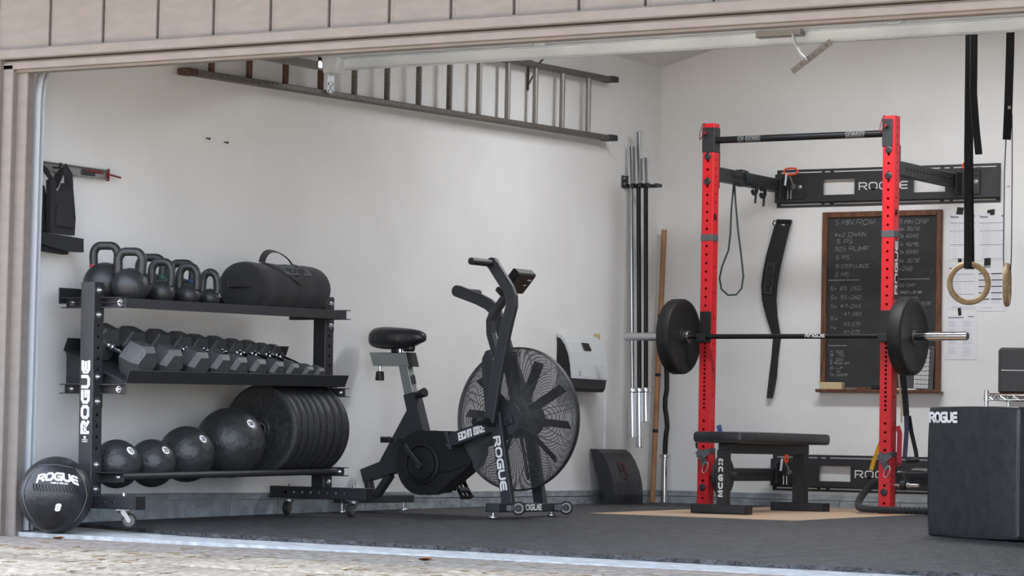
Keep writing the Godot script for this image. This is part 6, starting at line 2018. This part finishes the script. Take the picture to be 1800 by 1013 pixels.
func small_things() -> void:
	var st: SurfaceTool
	var t: Node3D
	# gymnastic rings
	var face := Vector3(cos(0.5), 0, -sin(0.5))
	for q in [[Vector3(2.937, 1.254, 2.0), 0.50, "pale wooden gymnastic ring facing forwards on a wide black strap"], [Vector3(3.152, 1.243, 2.0), 1.86, "pale wooden gymnastic ring seen almost edge-on at the right"]]:
		t = thing("gymnastic_ring", q[2], "ring", q[0], Vector3(0, q[1], 0), "gymnastic rings hanging from the ceiling")
		st = S()
		var pts := []
		for i in 48: pts.append(Vector3(cos(TAU * i / 48), sin(TAU * i / 48), 0) * 0.101)
		tube(st, pts, 0.0158, 14, true)
		mk("hoop", st, M.oak, t)
	t = thing("ring_strap", "wide black strap with a loose tail carrying the left wooden ring", "strap", Vector3(2.937, 1.36, 2.0), Vector3.ZERO, "straps of the gymnastic rings")
	for k in 2:
		st = S()
		var o := Vector3(0, 0, 0.019 - 0.038 * k)
		strip(st, [Vector3(0, -0.028, 0) + o, Vector3(0, 0.05, 0) + o * 0.9, Vector3(-0.01, 0.6, 0) + o * 0.4, Vector3(-0.012, 1.2, 0) + o * 0.2, Vector3(-0.014, 2.0, 0) + o * 0.1], 0.042, 0.0022, face)
		mk("webbing", st, M.nylon, t)
	st = S(); strip(st, [Vector3(0, -0.029, 0.019), Vector3(0, -0.031, 0.0), Vector3(0, -0.029, -0.019)], 0.042, 0.0022, face)
	mk("webbing", st, M.nylon, t)
	st = S(); strip(st, [Vector3(0.025, 1.30, 0.03), Vector3(0.028, 0.9, 0.035), Vector3(0.042, 0.72, 0.03), Vector3(0.060, 0.575, 0.03)], 0.040, 0.0022, Vector3(0.75, 0, -0.66))
	mk("loose_tail", st, M.nylon, t)
	st = S(); box(st, Vector3(-0.014, 2.005, 0), Vector3(0.08, 0.03, 0.06), 0.004)
	mk("ceiling_plate", st, M.steel, t)
	t = thing("ring_strap", "black strap at the right edge carrying the ring seen edge-on", "strap", Vector3(3.152, 1.35, 2.0), Vector3.ZERO, "straps of the gymnastic rings")
	var fx := Vector3(cos(1.86), 0, -sin(1.86))
	var nx := Vector3(sin(1.86), 0, cos(1.86))
	for k in 2:
		st = S()
		var o := nx * (0.021 - 0.042 * k)
		strip(st, [Vector3(0, -0.026, 0) + o * 0.85, Vector3(0, 0.06, 0) + o, Vector3(0.0, 0.5, 0) + o * 0.95, Vector3(0.004, 0.8, 0) + o * 0.6], 0.040, 0.0022, fx)
		mk("webbing", st, M.nylon, t)
	st = S(); strip(st, [Vector3(0, -0.026, 0) + nx * 0.018, Vector3(0, -0.0285, 0), Vector3(0, -0.026, 0) - nx * 0.018], 0.040, 0.0022, fx)
	mk("webbing", st, M.nylon, t)
	st = S(); strip(st, [Vector3(-0.006, 0.66, 0.012), Vector3(0.0, 0.85, 0.01), Vector3(0.004, 1.1, 0.006), Vector3(0.01, 1.96, 0.0)], 0.044, 0.0024, face)
	var wb := mk("webbing", st, M.nylon, t)
	st = S()
	for k in 3: letters(st, "R", 0.014, 0.016, flat(Vector3(0.006, 1.25 - 0.42 * k, 0.012), face, Vector3.UP), 0.25, 0.3)
	mk("lettering", st, M.print, wb)
	st = S(); box(st, Vector3(0.01, 1.965, 0), Vector3(0.08, 0.03, 0.06), 0.004)
	mk("ceiling_plate", st, M.steel, t)
	# loop band on the left upper arm
	t = thing("loop_band", "thin dark loop band hanging from the left upper arm of the rack", "resistance band", Vector3(0.872, 1.95, 0.685))
	for k in 2:
		st = S()
		var q := []
		for i in 14:
			var a := TAU * i / 14
			q.append(Vector3(0.046 * signf(cos(a)) * absf(cos(a)) ** 0.6, 0.048 + 0.047 * signf(sin(a)) * absf(sin(a)) ** 0.6, -0.10 - 0.022 * k + 0.01 * sin(a)))
		sweep(st, q, rect(0.008, 0.02), true, false, Vector3.FORWARD)
		mk("wrap", st, M.teal, t)
	st = S()
	var lp := []
	for q in [Vector2(0.004, 0.0), Vector2(-0.008, -0.15), Vector2(-0.012, -0.30), Vector2(-0.022, -0.40), Vector2(-0.060, -0.50), Vector2(-0.074, -0.57), Vector2(-0.062, -0.635), Vector2(-0.02, -0.672), Vector2(0.03, -0.668), Vector2(0.062, -0.63), Vector2(0.072, -0.56), Vector2(0.058, -0.44), Vector2(0.035, -0.28), Vector2(0.018, -0.12), Vector2(0.008, 0.0)]: lp.append(Vector3(q.x * 0.85, q.y, -q.x * 0.5))
	strip(st, lp, 0.012, 0.011, Vector3(0.5, 0, 0.86))
	mk("band", st, M.teal, t)
	st = S(); box(st, Vector3(0.036, 0.002, -0.02), Vector3(0.02, 0.014, 0.15), 0.004)
	mk("knot", st, M.teal, t)
	# spring clamps hung under the left upper arm
	for q in [[Vector3(0.925, 1.925, 0.50), "black barbell clamp hooked under the left upper arm, the nearer one"], [Vector3(0.925, 1.915, 0.385), "black barbell clamp hooked under the left upper arm, next to the wall mount"]]:
		t = thing("bar_clamp", q[1], "clamp", q[0], Vector3.ZERO, "barbell clamps under the arm")
		st = S()
		var c := []
		for i in 13: c.append(Vector3(0, 0.012 + 0.03 * sin(PI * 0.1 + PI * 1.8 * i / 12.0), 0.03 * cos(PI * 0.1 + PI * 1.8 * i / 12.0)))
		sweep(st, c, rect(0.022, 0.014), false, false, Vector3.RIGHT)
		mk("clamp_ring", st, M.plastic, t)
		st = S(); beam(st, Vector3(0, -0.02, -0.02), Vector3(0.0, -0.075, -0.012), 0.014, 0.012, 0.003, Vector3.RIGHT)
		mk("clamp_lever", st, M.plastic, t)
	# straps with snap hooks round the two posts
	for e in [-1.0, 1.0]:
		var x: float = 1.4535 + 0.58335 * e
		t = thing("post_strap", "dark grey strap and snap hook tied low round the %s red post" % ("left" if e < 0 else "right"), "strap", Vector3(x, 0.325, 0.982), Vector3.ZERO, "straps tied round the red posts")
		st = S()
		var q := []
		for p in rect(0.086, 0.086, 0.01): q.append(Vector3(p.x, 0.012 * p.x / 0.04, p.y))
		sweep(st, q, rect(0.003, 0.028), true, false, Vector3(0.15, 1, 0))
		mk("loop", st, M.grey, t)
		st = S()
		strip(st, [Vector3(-0.035, 0.012, 0.045), Vector3(-0.005, -0.014, 0.052), Vector3(0.012, -0.055, 0.05), Vector3(0.02, -0.075, 0.05)], 0.04, 0.003, Vector3(0.85, 0.5, 0))
		strip(st, [Vector3(0.036, 0.01, 0.046), Vector3(0.005, -0.02, 0.056), Vector3(-0.012, -0.04, 0.054)], 0.036, 0.003, Vector3(0.6, -0.8, 0))
		mk("knotted_end", st, M.grey, t)
		st = S()
		var k := []
		for i in 20:
			var a := TAU * i / 20
			k.append(Vector3(0.022 + 0.016 * cos(a) + 0.010 * sin(a), -0.088 + 0.032 * sin(a), 0.052))
		tube(st, k, 0.003, 8, true)
		mk("snap_hook", st, M.bright, t)
	# bands and cords hanging beside the right post
	var hung := [
		["stretch_cord", "thin pale green cord hanging down the right side of the right red post", "cord", [Vector3(2.088, 0.80, 0.955), Vector3(2.096, 0.70, 0.95), Vector3(2.105, 0.60, 0.95), Vector3(2.108, 0.52, 0.95)], 0.010, "cord"],
		["braided_cord", "black braided training cord hanging along the right red post", "cord", [Vector3(2.098, 0.85, 0.93), Vector3(2.112, 0.74, 0.93), Vector3(2.124, 0.62, 0.93), Vector3(2.128, 0.56, 0.93)], 0.040, "nylon"],
		["red_band", "red resistance band hanging at the right red post", "resistance band", [Vector3(2.083, 0.50, 0.95), Vector3(2.098, 0.46, 0.95), Vector3(2.096, 0.36, 0.95), Vector3(2.096, 0.27, 0.95)], 0.028, "redband"],
		["purple_band", "purple resistance band hanging behind the red one at the right post", "resistance band", [Vector3(2.128, 0.57, 0.93), Vector3(2.128, 0.48, 0.92), Vector3(2.122, 0.38, 0.92), Vector3(2.118, 0.32, 0.92)], 0.026, "purple"],
		["black_band", "black resistance band with a handle hanging right of the purple one", "resistance band", [Vector3(2.132, 0.56, 0.90), Vector3(2.142, 0.46, 0.88), Vector3(2.160, 0.36, 0.86), Vector3(2.168, 0.31, 0.86)], 0.024, "nylon"],
		["yellow_band", "yellow resistance band slanting down on the left of the right red post", "resistance band", [Vector3(1.972, 0.46, 0.88), Vector3(1.940, 0.385, 0.88), Vector3(1.908, 0.30, 0.88), Vector3(1.892, 0.245, 0.88)], 0.022, "yellow"],
		["blue_band", "short end of a blue band showing behind the left red post above the bench", "resistance band", [Vector3(0.925, 0.49, 0.93), Vector3(0.932, 0.45, 0.925), Vector3(0.948, 0.38, 0.91)], 0.028, "blue"]]
	for q in hung:
		t = thing(q[0], q[1], q[2], q[3][0])
		var p := []
		for v in q[3]: p.append(v - q[3][0])
		st = S()
		if q[5] == "cord": tube(st, p, 0.0055, 8)
		elif q[0] == "braided_cord":
			var fine := []
			for i in 25: fine.append(p[int(i / 8.0)].lerp(p[mini(int(i / 8.0) + 1, 3)], fmod(i / 8.0, 1.0)))
			var sc := []
			for i in 25: sc.append(1.0 + 0.12 * (i % 2))
			sweep(st, fine, circ(0.017, 10), false, true, Vector3.ZERO, sc)
		else: strip(st, p, q[4], 0.005, Vector3(0.86, 0, -0.5))
		mk("strap" if q[5] != "cord" else "cord", st, M.eraser if q[5] == "cord" else M[q[5]], t)
		if q[0] == "black_band":
			st = S(); cyl(st, p[3] + Vector3(-0.06, -0.004, 0.02), p[3] + Vector3(0.012, 0.0, -0.01), 0.016, 12, 0.004)
			mk("foam_handle", st, M.plastic, t)
		if q[0] == "red_band":
			st = S()
			var k := []
			for i in 16: k.append(p[3] + Vector3(0.004 + 0.012 * cos(TAU * i / 16), 0.004 + 0.012 * sin(TAU * i / 16), 0.004))
			tube(st, k, 0.004, 8, true)
			mk("grommet", st, M.dark, t)
	t = thing("yellow_loop", "small yellow and black band loop sticking out left of the left red post", "resistance band", Vector3(0.83, 0.37, 0.96))
	st = S()
	strip(st, [Vector3(0.03, 0.055, 0), Vector3(-0.015, 0.045, 0.005), Vector3(-0.032, 0.015, 0.008)], 0.016, 0.005, Vector3(0.3, 0.2, 0.9))
	mk("yellow_end", st, M.yellow, t)
	st = S()
	strip(st, [Vector3(-0.032, 0.012, 0.008), Vector3(-0.03, -0.015, 0.008), Vector3(0.04, -0.02, 0.0)], 0.03, 0.01, Vector3(0.2, 0.3, 0.9))
	mk("black_end", st, M.nylon, t)
	# fallen leaves on the driveway
	for q in [[0.06, 6.42, 0.5, 0.07, "dry orange leaves lying on the ground at the foot of the left jamb"], [0.47, 6.45, 0.1, 0.055, "curled brown leaf lying in front of the threshold below the medicine ball"], [2.50, 6.62, 0.0, 0.06, "flat brown leaf on the driveway in front of the fan bike"], [2.66, 7.42, 1.2, 0.035, "small pale curled leaf standing on the paving left of the middle"], [3.02, 7.86, 0.7, 0.03, "small brown twiggy leaf lying on the front paving stones"]]:
		t = thing("fallen_leaf", q[4], "leaf", Vector3(q[0], -0.104 - 0.0062 * q[0] - 0.012 * (q[1] - 6.34) + 0.004, q[1]), Vector3(0, q[2], 0), "fallen leaves")
		st = S()
		var l: float = q[3]
		var rows := []
		for i in 8:
			var a := i / 7.0
			var w := l * 0.42 * sin(PI * minf(0.97, a * 0.93 + 0.04)) ** 0.8
			var lift := l * 0.28 * (a - 0.4) ** 2
			rows.append([Vector3(-l / 2 + l * a, lift + w * 0.45, -w), Vector3(-l / 2 + l * a, lift, 0), Vector3(-l / 2 + l * a, lift + w * 0.35, w)])
		sg += 1
		st.set_smooth_group(sg)
		for i in 7:
			for j in 2:
				quad(st, rows[i][j], rows[i][j + 1], rows[i + 1][j + 1], rows[i + 1][j])
				quad(st, rows[i][j] - Vector3(0, 0.0008, 0), rows[i + 1][j] - Vector3(0, 0.0008, 0), rows[i + 1][j + 1] - Vector3(0, 0.0008, 0), rows[i][j + 1] - Vector3(0, 0.0008, 0))
		mk("blade", st, M.eraser if q[3] == 0.035 else M.leaf, t)
		st = S(); tube(st, [Vector3(l / 2, l * 0.1, 0), Vector3(l * 0.75, l * 0.05, l * 0.1)], 0.0012, 5)
		mk("stalk", st, M.straw, t)
